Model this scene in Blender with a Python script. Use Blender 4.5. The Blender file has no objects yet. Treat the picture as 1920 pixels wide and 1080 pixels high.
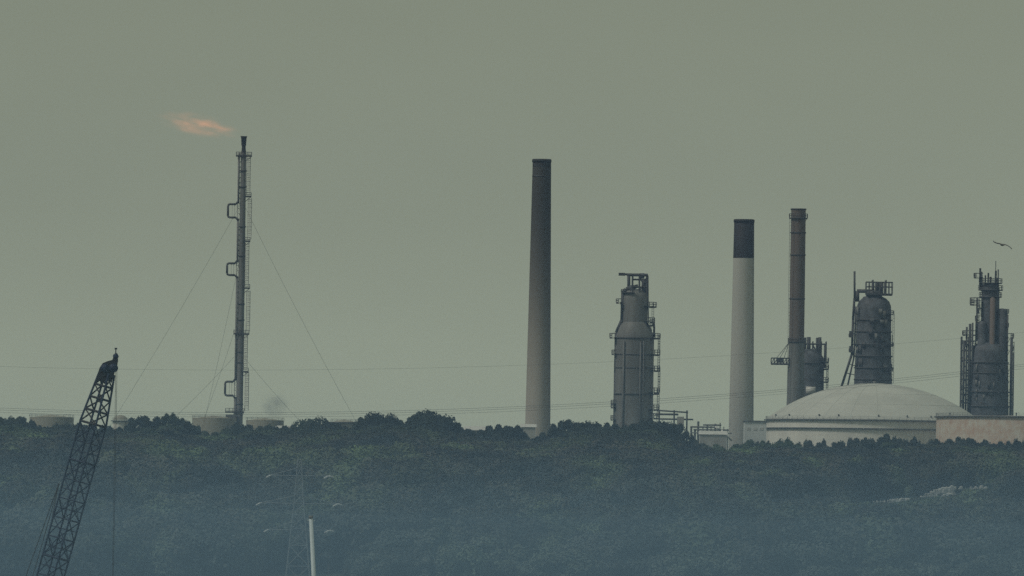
import bpy, bmesh, math, random
import numpy as np
from mathutils import Vector, noise

random.seed(7); rng = np.random.default_rng(7)
scene = bpy.context.scene
col = scene.collection
K = 5.25e-5            # radians per photo pixel (long telephoto)
ROLL = math.radians(0.9)
CR, SR = math.cos(ROLL), math.sin(ROLL)
CAMZ = 20.0

# ------------------------------------------------------------------ camera
cd = bpy.data.cameras.new('camera'); cam = bpy.data.objects.new('camera', cd); col.objects.link(cam)
cd.sensor_width = 36; cd.lens = 36 / (1920 * K); cd.clip_start = 1; cd.clip_end = 20000
from mathutils import Matrix
PITCH = 460 * K
cam.matrix_world = Matrix.Translation((0, 0, CAMZ)) @ Matrix.Rotation(math.pi/2 + PITCH, 4, 'X') @ Matrix.Rotation(ROLL, 4, 'Z')
scene.camera = cam

# ------------------------------------------------------------------ light
SUN_EL, SUN_AZ = math.radians(50), math.radians(-118)   # azimuth from +Y, negative = left
world = bpy.data.worlds.new('World'); scene.world = world; world.use_nodes = True
wn, wl = world.node_tree.nodes, world.node_tree.links
wn.clear()
out = wn.new('ShaderNodeOutputWorld'); bg = wn.new('ShaderNodeBackground')
sky = wn.new('ShaderNodeTexSky'); sky.sky_type = 'NISHITA'; sky.sun_disc = False
sky.sun_elevation = SUN_EL; sky.sun_rotation = SUN_AZ; sky.dust_density = 6; sky.air_density = 1.2
skys = wn.new('ShaderNodeVectorMath'); skys.operation = 'SCALE'; skys.inputs['Scale'].default_value = 0.5
tc = wn.new('ShaderNodeTexCoord'); sep = wn.new('ShaderNodeSeparateXYZ')
ramp = wn.new('ShaderNodeValToRGB')
mp = wn.new('ShaderNodeMapping'); mp.inputs['Scale'].default_value = (9, 9, 24)
nz = wn.new('ShaderNodeTexNoise'); nz.inputs['Scale'].default_value = 1.0; nz.inputs['Detail'].default_value = 5
nr = wn.new('ShaderNodeMapRange'); nr.inputs['To Min'].default_value = 0.86; nr.inputs['To Max'].default_value = 1.14
vs = wn.new('ShaderNodeVectorMath'); vs.operation = 'SCALE'
mx = wn.new('ShaderNodeMix'); mx.data_type = 'RGBA'; mx.inputs[0].default_value = 0.9
wl.new(tc.outputs['Generated'], sep.inputs[0]); wl.new(sep.outputs['Z'], ramp.inputs[0])
wl.new(tc.outputs['Generated'], mp.inputs[0]); wl.new(mp.outputs[0], nz.inputs['Vector'])
wl.new(nz.outputs[0], nr.inputs[0]); wl.new(ramp.outputs[0], vs.inputs[0]); wl.new(nr.outputs[0], vs.inputs['Scale'])
wl.new(sky.outputs[0], skys.inputs[0]); wl.new(skys.outputs[0], mx.inputs[6]); wl.new(vs.outputs[0], mx.inputs[7])
wl.new(mx.outputs[2], bg.inputs[0]); wl.new(bg.outputs[0], out.inputs[0])
SKYC = (3.14, 3.46, 2.54)          # overcast cloud deck, scaled by strength 0.1
e = ramp.color_ramp.elements
e[0].position = 0.0; e[0].color = tuple(c*0.43 for c in SKYC) + (1,)
e[1].position = 1.0; e[1].color = tuple(c*0.26 for c in SKYC) + (1,)
for p_, f_ in ((0.0116, 0.395), (0.0315, 0.315), (0.0525, 0.270), (0.2, 0.25)):
    n_ = ramp.color_ramp.elements.new(p_); n_.color = tuple(c*f_ for c in SKYC) + (1,)
bg.inputs[1].default_value = 0.1
vs2 = wn.new('ShaderNodeVectorMath'); vs2.operation = 'SCALE'; vs2.inputs['Scale'].default_value = 3.125
wl.new(vs.outputs[0], vs2.inputs[0]); wl.new(vs2.outputs[0], mx.inputs[7])

sl = bpy.data.lights.new('sun', 'SUN'); sl.energy = 1.3; sl.angle = math.radians(12); sl.color = (1.0, 0.93, 0.80)
so = bpy.data.objects.new('sun', sl); col.objects.link(so)
sd = Vector((math.sin(SUN_AZ)*math.cos(SUN_EL), math.cos(SUN_AZ)*math.cos(SUN_EL), math.sin(SUN_EL)))
so.rotation_euler = sd.to_track_quat('Z', 'Y').to_euler(); so.location = (0, 0, 400)

scene.view_settings.view_transform = 'Standard'; scene.view_settings.look = 'None'
scene.view_settings.gamma = 1; scene.view_settings.use_curve_mapping = False
scene.view_settings.exposure = 0.0
scene.render.engine = 'CYCLES'
cy = scene.cycles; cy.use_denoising = False; cy.max_bounces = 5; cy.diffuse_bounces = 2; cy.glossy_bounces = 2
cy.volume_bounces = 1; cy.transparent_max_bounces = 8; cy.volume_max_steps = 256
cy.use_adaptive_sampling = False

# ------------------------------------------------------------------ pixel -> world
def lev(u, v):
    dx, dy = u - 960.0, v - 540.0
    return dx*CR + dy*SR, -dx*SR + dy*CR + 540
def P(u, v, D, dy=0.0):
    a, b = lev(u, v); s = K*D
    return Vector((a*s, D + dy, CAMZ + (1000 - b)*s))
def to_px(x, y, z):            # level coordinates back to photo pixels
    a = x/(K*y); b = 1000 - (z-CAMZ)/(K*y) - 540
    return 960 + a*CR - b*SR, 540 + a*SR + b*CR

# ------------------------------------------------------------------ mesh builder
class MB:
    def __init__(s): s.v = []; s.f = []; s.smooth = []
    def add(s, vs, fs, sm=False):
        n = len(s.v); s.v += [tuple(v) for v in vs]; s.f += [tuple(i+n for i in f) for f in fs]; s.smooth += [sm]*len(fs)
    def box(s, c, sx, sy, sz, rz=0):
        c = Vector(c); q = math.cos(rz); w = math.sin(rz); vs = []
        for dx in (-.5, .5):
            for dy in (-.5, .5):
                for dz in (-.5, .5):
                    x, y = dx*sx, dy*sy
                    vs.append((c.x + x*q - y*w, c.y + x*w + y*q, c.z + dz*sz))
        s.add(vs, [(0,1,3,2),(4,6,7,5),(0,4,5,1),(2,3,7,6),(0,2,6,4),(1,5,7,3)]); return s
    def bar(s, a, b, r, r1=None, n=6, caps=True):
        a, b = Vector(a), Vector(b); r1 = r if r1 is None else r1
        d = (b-a); 
        if d.length < 1e-6: return s
        d.normalize(); t = Vector((0,0,1)) if abs(d.z) < .9 else Vector((1,0,0))
        p = d.cross(t).normalized(); q = d.cross(p)
        vs = []
        for c, rr in ((a, r), (b, r1)):
            for i in range(n):
                an = 2*math.pi*i/n; vs.append(c + (p*math.cos(an) + q*math.sin(an))*rr)
        fs = [(i, (i+1) % n, n+(i+1) % n, n+i) for i in range(n)]
        if caps: fs += [tuple(range(n-1, -1, -1)), tuple(range(n, 2*n))]
        s.add(vs, fs, n > 7); return s
    def tube(s, pts, r, n=8):
        for a, b in zip(pts[:-1], pts[1:]): s.bar(a, b, r, n=n)
        return s
    def lathe(s, c, prof, n=40, a0=0, a1=None):
        """prof: list of (radius, z) absolute z, c: centre xy"""
        full = a1 is None; m = n if full else n+1
        a1 = a0 + 2*math.pi if full else a1
        vs = []; fs = []
        for r, z in prof:
            for i in range(m):
                an = a0 + (a1-a0)*i/n; vs.append((c[0]+r*math.cos(an), c[1]+r*math.sin(an), z))
        for j in range(len(prof)-1):
            for i in range(n):
                i2 = (i+1) % m
                fs.append((j*m+i, j*m+i2, (j+1)*m+i2, (j+1)*m+i))
        s.add(vs, fs, True); return s
    def build(s, name, mat, parent=None):
        me = bpy.data.meshes.new(name)
        off = ORG.get(parent.name, Vector()) if parent else Vector()
        me.from_pydata([(v[0]-off.x, v[1]-off.y, v[2]-off.z) for v in s.v], [], s.f); me.update()
        me.polygons.foreach_set('use_smooth', s.smooth)
        me.materials.append(mat)
        o = bpy.data.objects.new(name, me); col.objects.link(o)
        if parent: o.parent = parent; ORG[o.name] = off
        return o
ORG = {}
def tag(o, label=None, cat=None, group=None, kind=None):
    for k_, v_ in (('label', label), ('category', cat), ('group', group), ('kind', kind)):
        if v_: o[k_] = v_
    return o
def thing(name, loc, label, cat, group=None):
    o = bpy.data.objects.new(name, None); col.objects.link(o); o.location = loc; o.empty_display_size = 2
    ORG[o.name] = Vector(loc); return tag(o, label, cat, group)

# ------------------------------------------------------------------ materials
def mat(name, c, rough=.7, var=.25, scale=.3, stretch=(1,1,1), c2=None, bump=0.0, metallic=0.0, spec=.3, dirt=None):
    m = bpy.data.materials.new(name); m.use_nodes = True; nt = m.node_tree; N, L = nt.nodes, nt.links
    b = N['Principled BSDF']; b.inputs['Roughness'].default_value = rough; b.inputs['Metallic'].default_value = metallic
    b.inputs['Specular IOR Level'].default_value = spec
    t = N.new('ShaderNodeNewGeometry'); mpn = N.new('ShaderNodeMapping'); mpn.inputs['Scale'].default_value = stretch
    L.new(t.outputs['Position'], mpn.inputs[0])
    n = N.new('ShaderNodeTexNoise'); n.inputs['Scale'].default_value = scale; n.inputs['Detail'].default_value = 6; n.inputs['Roughness'].default_value = .65
    L.new(mpn.outputs[0], n.inputs['Vector'])
    r = N.new('ShaderNodeValToRGB'); L.new(n.outputs[0], r.inputs[0])
    c2 = c2 or tuple(x*(1-var) for x in c); c1 = tuple(min(1, x*(1+var*.6)) for x in c)
    r.color_ramp.elements[0].position = .32; r.color_ramp.elements[0].color = (*c2, 1)
    r.color_ramp.elements[1].position = .68; r.color_ramp.elements[1].color = (*c1, 1)
    L.new(r.outputs[0], b.inputs['Base Color'])
    if bump:
        bp = N.new('ShaderNodeBump'); bp.inputs['Strength'].default_value = bump; L.new(n.outputs[0], bp.inputs['Height']); L.new(bp.outputs[0], b.inputs['Normal'])
    return m
M = {
 'dark_steel': mat('dark_steel', (.075,.078,.085), .6, .35, .25, (1,1,.25)),
 'vessel_steel': mat('vessel_steel', (.19,.195,.195), .55, .35, .22, (1,1,.18)),
 'vessel_dark': mat('vessel_dark', (.105,.115,.135), .6, .55, .35, (1,1,.8)),
 'concrete_dark': mat('concrete_dark', (.135,.125,.115), .85, .2, .12, (1,1,.12)),
 'soot': mat('soot', (.035,.035,.037), .8, .3, .3),
 'concrete_pale': mat('concrete_pale', (.48,.49,.47), .85, .12, .12, (1,1,.1)),
 'band_black': mat('band_black', (.022,.022,.028), .7, .3, .3),
 'rust_steel': mat('rust_steel', (.17,.125,.105), .75, .3, .2, (1,1,.15), c2=(.13,.12,.115)),
 'tank_white': mat('tank_white', (.80,.80,.75), .7, .14, .12, (1,1,.3)),
 'tank_roof': mat('tank_roof', (.52,.54,.51), .7, .12, .08),
 'tank_rust': mat('tank_rust', (.62,.60,.54), .75, .1, .42, (1,1,.8), c2=(.56,.40,.31)),
 'tank_tan': mat('tank_tan', (.34,.33,.27), .75, .15, .15),
 'steel_rail': mat('steel_rail', (.10,.10,.11), .6, .3, .5),
 'steel_pale': mat('steel_pale', (.62,.63,.62), .5, .2, .5),
 'pylon_steel': mat('pylon_steel', (.22,.25,.27), .6, .2, .4),
 'insulator': mat('insulator', (.62,.66,.68), .4, .1, .5),
 'crane_paint': mat('crane_paint', (.010,.022,.065), .6, .4, 1.5),
 'crane_head': mat('crane_head', (.016,.010,.012), .6, .4, 1.5),
 'rope': mat('rope', (.04,.04,.045), .7, .2, 1),
 'mast_white': mat('mast_white', (.50,.59,.64), .5, .12, 1.2, (1,1,.4)),
 'wire': mat('wire', (.05,.055,.06), .6, .1, 1),
 'rock': mat('rock', (.46,.48,.48), .9, .45, .6, bump=.4),
 'bark': mat('bark', (.07,.058,.045), .95, .4, 1.2),
 'ground_soil': mat('ground_soil', (.040,.048,.026), 1, .4, .06),
 'quay_concrete': mat('quay_concrete', (.24,.24,.22), .9, .25, .3),
 'gull_feather': mat('gull_feather', (.20,.20,.21), .8, .2, 3),
 'shed': mat('shed', (.40,.40,.38), .8, .2, .3),
 'pipe': mat('pipe', (.16,.165,.17), .5, .3, .4),
}
def stained_concrete():
    m = mat('concrete_stained', (.30,.28,.25), .85, .15, .12, (1,1,.12)); N, L = m.node_tree.nodes, m.node_tree.links
    g = N.new('ShaderNodeNewGeometry'); sp = N.new('ShaderNodeSeparateXYZ'); L.new(g.outputs['Position'], sp.inputs[0])
    mr = N.new('ShaderNodeMapRange'); mr.interpolation_type = 'SMOOTHSTEP'; mr.inputs['From Min'].default_value = 50; mr.inputs['From Max'].default_value = 150; mr.inputs['To Min'].default_value = 1.55; mr.inputs['To Max'].default_value = .2
    L.new(sp.outputs['Z'], mr.inputs['Value']); b = N['Principled BSDF']; src = b.inputs['Base Color'].links[0].from_socket
    v = N.new('ShaderNodeVectorMath'); v.operation = 'SCALE'; L.new(src, v.inputs[0]); L.new(mr.outputs[0], v.inputs['Scale']); L.new(v.outputs[0], b.inputs['Base Color']); return m
M['concrete_dark'] = stained_concrete()      # soot washed down from the mouth
def leafmat():
    m = bpy.data.materials.new('foliage'); m.use_nodes = True; N, L = m.node_tree.nodes, m.node_tree.links
    b = N['Principled BSDF']; b.inputs['Roughness'].default_value = .75; b.inputs['Specular IOR Level'].default_value = .12
    g = N.new('ShaderNodeNewGeometry')
    # patches of different species over the hillside
    n1 = N.new('ShaderNodeTexNoise'); n1.inputs['Scale'].default_value = 1.0; n1.inputs['Detail'].default_value = 3
    mpp = N.new('ShaderNodeMapping'); mpp.inputs['Scale'].default_value = (.045, .006, .01); L.new(g.outputs['Position'], mpp.inputs[0]); L.new(mpp.outputs[0], n1.inputs['Vector'])
    r1 = N.new('ShaderNodeValToRGB'); L.new(n1.outputs[0], r1.inputs[0])
    els = r1.color_ramp.elements
    els[0].position = .36; els[0].color = (.018,.027,.034, 1)
    els[1].position = .66; els[1].color = (.11,.16,.075, 1)
    x = els.new(.50); x.color = (.062,.060,.050, 1)
    # mist veil painted into the leaf colour: paler, bluer green down the low slope
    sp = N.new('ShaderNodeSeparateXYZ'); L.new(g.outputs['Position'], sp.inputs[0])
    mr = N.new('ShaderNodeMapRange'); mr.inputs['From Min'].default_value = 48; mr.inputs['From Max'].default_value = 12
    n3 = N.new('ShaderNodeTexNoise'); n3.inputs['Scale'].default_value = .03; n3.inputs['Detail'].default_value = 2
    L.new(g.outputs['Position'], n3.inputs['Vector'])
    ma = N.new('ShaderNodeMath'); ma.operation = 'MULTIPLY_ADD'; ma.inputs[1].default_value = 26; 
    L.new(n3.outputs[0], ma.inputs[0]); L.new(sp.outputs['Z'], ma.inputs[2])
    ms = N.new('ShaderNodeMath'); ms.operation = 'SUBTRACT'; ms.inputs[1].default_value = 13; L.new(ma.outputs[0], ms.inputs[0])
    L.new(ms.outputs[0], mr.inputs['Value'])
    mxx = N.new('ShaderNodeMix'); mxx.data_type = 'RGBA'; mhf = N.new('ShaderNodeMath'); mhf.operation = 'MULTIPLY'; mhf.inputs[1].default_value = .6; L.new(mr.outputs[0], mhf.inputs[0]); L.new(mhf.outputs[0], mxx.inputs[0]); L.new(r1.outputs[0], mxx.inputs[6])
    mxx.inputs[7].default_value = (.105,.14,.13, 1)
    # dark crest painted into the leaf colour by height, mimicking the camera's local contrast
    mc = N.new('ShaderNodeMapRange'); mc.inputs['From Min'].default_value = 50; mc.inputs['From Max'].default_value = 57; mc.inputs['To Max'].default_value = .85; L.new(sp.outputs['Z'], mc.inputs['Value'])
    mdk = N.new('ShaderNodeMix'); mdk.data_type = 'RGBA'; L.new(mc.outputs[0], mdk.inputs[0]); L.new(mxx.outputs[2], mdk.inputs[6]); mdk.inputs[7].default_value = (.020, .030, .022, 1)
    # tree to tree, leaf to leaf
    oi = N.new('ShaderNodeObjectInfo')
    m2 = N.new('ShaderNodeMapRange'); m2.inputs['To Min'].default_value = .55; m2.inputs['To Max'].default_value = 1.5
    L.new(oi.outputs['Random'], m2.inputs['Value'])
    m3 = N.new('ShaderNodeMapRange'); m3.inputs['To Min'].default_value = .88; m3.inputs['To Max'].default_value = 1.12
    L.new(g.outputs['Random Per Island'], m3.inputs['Value'])
    mu = N.new('ShaderNodeMath'); mu.operation = 'MULTIPLY'; L.new(m2.outputs[0], mu.inputs[0]); L.new(m3.outputs[0], mu.inputs[1])
    sc = N.new('ShaderNodeVectorMath'); sc.operation = 'SCALE'; L.new(mdk.outputs[2], sc.inputs[0]); L.new(mu.outputs[0], sc.inputs['Scale'])
    L.new(sc.outputs[0], b.inputs['Base Color'])
    return m
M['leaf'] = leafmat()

# ------------------------------------------------------------------ skyline of the wood (photo pixels)
PROF = [(-200,792),(-80,785),(0,784),(30,782),(55,785),(75,797),(88,800),(105,794),(150,796),(185,797),(200,799),(222,802),(240,799),(248,786),(262,781),(285,779),(300,782),(310,775),(322,777),(338,786),(350,783),(360,792),(375,800),(388,812),(410,811),(425,803),(440,796),
 (455,794),(480,798),(510,800),(530,803),(548,796),(562,790),(590,787),(615,791),(634,799),(655,799),(672,788),(690,782),(722,777),(742,783),(754,794),(764,785),(782,777),(805,774),(828,777),(848,789),(868,799),(882,808),(898,812),(908,799),(930,796),(955,797),(975,800),
 (985,812),(1000,822),(1018,812),(1034,799),(1045,792),(1062,787),(1085,792),(1110,790),(1130,794),(1150,796),(1175,797),(1200,794),(1222,790),(1245,791),(1270,797),(1290,805),(1300,822),(1312,832),(1330,835),(1350,836),(1372,836),(1390,829),(1408,824),(1425,828),(1440,830),(1452,834),(1464,826),(1480,823),(1498,832),
 (1512,827),(1530,830),(1545,824),(1555,834),(1568,827),(1582,830),(1597,820),(1612,823),(1630,821),(1648,822),(1665,816),(1682,823),(1700,825),(1710,819),(1722,828),(1738,831),(1750,823),(1780,826),(1800,821),(1830,823),(1850,826),(1870,831),(1885,825),(1920,826),(2100,822)]
PU = np.array([p[0] for p in PROF], float); PV = np.array([p[1] for p in PROF], float)
def prof(u): return float(np.interp(u, PU, PV))
CREST_D = 3700.0
def crest_z(x):
    u = 960 + x/(K*CREST_D)
    w = [prof(u + d) for d in (-60,-30,0,30,60)]
    return P(u, sum(w)/5, CREST_D).z

def ground_h(x, y):
    cz = crest_z(max(-215, min(215, x))) - 13.5
    t = (y - 2640) / (3640 - 2640)
    n = noise.noise(Vector((x*.014, y*.005, 1.3)))*6.0 + noise.noise(Vector((x*.03, y*.016, 4.3)))*2.0
    if t <= 0: return -2.0 + max(-1, t*10)
    if t < 1: h = (1.0 + (cz-1.0)*(t**0.85))
    else: h = cz
    w = min(1, max(0, t*6)) * (1 - 0.75*min(1, max(0, (y-3500)/200)))
    h += n*w
    if y > 3735:
        q = min(1, (y-3735)/60); h = h*(1-q) + min(46, cz + 1)*q
    return h

def make_ground():
    xs = np.concatenate([np.linspace(-1400,-330,12), np.linspace(-300,300,101), np.linspace(330,1400,12)])
    ys = np.concatenate([np.linspace(2600,3800,161), np.linspace(3830,5200,14)])
    vs = [(x, y, ground_h(x, y)) for y in ys for x in xs]; nx = len(xs)
    fs = [(j*nx+i, j*nx+i+1, (j+1)*nx+i+1, (j+1)*nx+i) for j in range(len(ys)-1) for i in range(nx-1)]
    b = MB(); b.add(vs, fs, True); tag(b.build('ground', M['ground_soil']), kind='structure')
make_ground()
wm = bpy.data.materials.new('sea'); wm.use_nodes = True
_n, _l = wm.node_tree.nodes, wm.node_tree.links
_b = _n['Principled BSDF']; _b.inputs['Base Color'].default_value = (.03,.045,.045,1); _b.inputs['Roughness'].default_value = .12
_t = _n.new('ShaderNodeNewGeometry'); _z = _n.new('ShaderNodeTexNoise'); _z.inputs['Scale'].default_value = .4; _z.inputs['Detail'].default_value = 6
_p = _n.new('ShaderNodeBump'); _p.inputs['Strength'].default_value = .5; _p.inputs['Distance'].default_value = .5
_l.new(_t.outputs['Position'], _z.inputs['Vector']); _l.new(_z.outputs[0], _p.inputs['Height']); _l.new(_p.outputs[0], _b.inputs['Normal'])
b = MB(); b.add([(-1400,-150,0),(1400,-150,0),(1400,2680,0),(-1400,2680,0)], [(0,1,2,3)]); tag(b.build('water', wm), kind='structure')
b = MB(); b.box((-30, 860, 1.0), 130, 90, 2.4); tag(b.build('quay', M['quay_concrete']), kind='structure')

# ------------------------------------------------------------------ haze
hm = bpy.data.materials.new('haze_air'); hm.use_nodes = True; _n, _l = hm.node_tree.nodes, hm.node_tree.links
_n.remove(_n['Principled BSDF']); pv = _n.new('ShaderNodeVolumePrincipled')
pv.inputs['Color'].default_value = (.37,.54,.98,1); pv.inputs['Density'].default_value = 0.30e-4; pv.inputs['Anisotropy'].default_value = 0.2
_l.new(pv.outputs[0], _n['Material Output'].inputs['Volume'])
b = MB(); b.box((0, 2500, 109), 3000, 5600, 220)
hz = tag(b.build('haze', hm), kind='stuff')
# damp sea mist lying low over the water and the foot of the wooded slope
for k_, (top_, dens_) in enumerate(((24, 1.2e-4), (31, .95e-4), (39, .6e-4), (48, .2e-4))):
    mm = bpy.data.materials.new('mist_air'); mm.use_nodes = True; _n, _l = mm.node_tree.nodes, mm.node_tree.links
    _n.remove(_n['Principled BSDF']); pv = _n.new('ShaderNodeVolumePrincipled')
    pv.inputs['Color'].default_value = (.42,.67,.99,1); pv.inputs['Density'].default_value = dens_; pv.inputs['Anisotropy'].default_value = 0.2
    _l.new(pv.outputs[0], _n['Material Output'].inputs['Volume'])
    b = MB(); lo_ = .4 - k_*.08; b.box((0, 2300, (top_+lo_)/2), 2960-k_*20, 5100-k_*30, top_-lo_); o_ = tag(b.build('sea_mist', mm), kind='stuff')

# ------------------------------------------------------------------ refinery helpers
def zring(m, c, r, z, t=.25, h=.5, n=40):
    m.lathe(c, [(r-.02, z-h/2), (r+t, z-h/2), (r+t, z+h/2), (r-.02, z+h/2)], n)
def platform(root, c, z, ri, ro, a0, a1, rail=1.1, n=10, thick=.35, post_r=.09, mat_=None):
    """grating deck sector round a column with its railing"""
    m = MB(); a0, a1 = math.radians(a0), math.radians(a1)
    m.lathe(c, [(ri, z), (ro, z), (ro, z-thick), (ri, z-thick), (ri, z)], n, a0, a1)
    d = m.build('platform', mat_ or M['dark_steel'], root)
    r = MB()
    for i in range(n+1):
        a = a0 + (a1-a0)*i/n; x, y = c[0]+ro*math.cos(a), c[1]+ro*math.sin(a)
        r.bar((x,y,z), (x,y,z+rail), post_r, n=4)
        if i < n:
            a2 = a0 + (a1-a0)*(i+1)/n; x2, y2 = c[0]+ro*math.cos(a2), c[1]+ro*math.sin(a2)
            for h in (rail, rail*.5): r.bar((x,y,z+h), (x2,y2,z+h), post_r*.8, n=4)
    for i in (0, n):
        a = a0 + (a1-a0)*i/n
        r.bar((c[0]+ri*math.cos(a), c[1]+ri*math.sin(a), z+rail), (c[0]+ro*math.cos(a), c[1]+ro*math.sin(a), z+rail), post_r, n=4)
        r.bar((c[0]+(ri+ro)/2*math.cos(a), c[1]+(ri+ro)/2*math.sin(a), z-thick), (c[0]+ri*math.cos(a), c[1]+ri*math.sin(a), z-thick-(ro-ri)*.8), post_r, n=4)
    r.build('railing', M['steel_rail'], d)
    return d
def ladder(root, x, y, z0, z1, w=.8, cage=True, step=.9, name='ladder', r=.07, m_=None):
    m = MB()
    for s in (-1, 1): m.bar((x+s*w/2, y, z0), (x+s*w/2, y, z1), r, n=4)
    z = z0
    while z < z1: m.bar((x-w/2, y, z), (x+w/2, y, z), r*.7, n=4); z += step
    if cage:
        z = z0+2.2
        while z < z1:
            pts = [(x + w*.62*math.cos(t), y - w*.9*math.sin(t), z) for t in [math.pi*k/6 for k in range(7)]]
            m.tube(pts, r*.6, 4); z += step*2
        for t in (.25, .5, .75):
            px, py = x + w*.62*math.cos(math.pi*t), y - w*.9*math.sin(math.pi*t)
            m.bar((px, py, z0+2.2), (px, py, z1), r*.5, n=4)
    return m.build(name, m_ or M['steel_rail'], root)
def Zs(u, D): return lambda v: P(u, v, D).z
def lat(root, name, m_, c, prof_, n=40):
    return MB().lathe(c, prof_, n).build(name, m_, root)

GZ = 45.0
# ---------------- tall dark chimney
def chimney(label, D, u0, v_top, w_top, v_ref, w_ref, body_mat, band=None, band_mat=None, rings=(), lip=.22):
    s = K*D; top = P(u0, v_top, D); base_z = ground_h(top.x, D) - .3
    zr = P(u0, v_ref, D).z
    rt, rr = w_top/2*s, w_ref/2*s
    R = lambda z: rt + (rr-rt)*(top.z - z)/(top.z - zr)
    t = thing('chimney', (top.x, D, base_z), label, 'chimney')
    c = (top.x, D); zb = P(u0, band, D).z if band else top.z - 3
    lat(t, 'shaft', body_mat, c, [(R(base_z), base_z)] + [(R(z), z) for z in np.linspace(base_z+5, zb, 10)], 48)
    lat(t, 'painted_band' if band else 'soot_cap', band_mat, c, [(R(zb)+.03, zb), (R(top.z)+.03, top.z), (R(top.z)-.7, top.z), (R(top.z)-.8, top.z-6)], 48)
    m = MB(); zring(m, c, R(top.z)+.03, top.z-.7, lip, 1.0, 48); m.build('rim', band_mat, t)
    for v in rings:
        z = P(u0, v, D).z; m = MB(); zring(m, c, R(z), z, .12, .35, 48); m.build('steel_band', M['dark_steel'], t)
    m = MB(); zz = base_z+2                                       # ladder on the right flank
    a = math.radians(-30); 
    for s_ in (-.35, .35):
        m.bar((c[0]+(R(base_z)+.5)*math.cos(a)+s_*.5, c[1]+(R(base_z)+.5)*math.sin(a)+s_*.9, base_z+3), (c[0]+(R(top.z)+.4)*math.cos(a)+s_*.5, c[1]+(R(top.z)+.4)*math.sin(a)+s_*.9, top.z-1), .05, n=4)
    while zz < top.z-1:
        q = R(zz)+.45; m.bar((c[0]+q*math.cos(a)-.17, c[1]+q*math.sin(a)-.3, zz), (c[0]+q*math.cos(a)+.17, c[1]+q*math.sin(a)+.3, zz), .03, n=3); zz += 1.2
    m.build('ladder', M['steel_rail'], t)
    return t, c, R
chimney('tallest tapering dark grey concrete chimney standing alone in the middle of the skyline', 3900, 1016, 298, 34, 800, 47, M['concrete_dark'], None, M['soot'], rings=(330,))
chimney('pale grey tapering chimney with a broad black band round its top', 3950, 1395.5, 411, 37, 800, 46, M['concrete_pale'], 484, M['band_black'], rings=())

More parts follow.
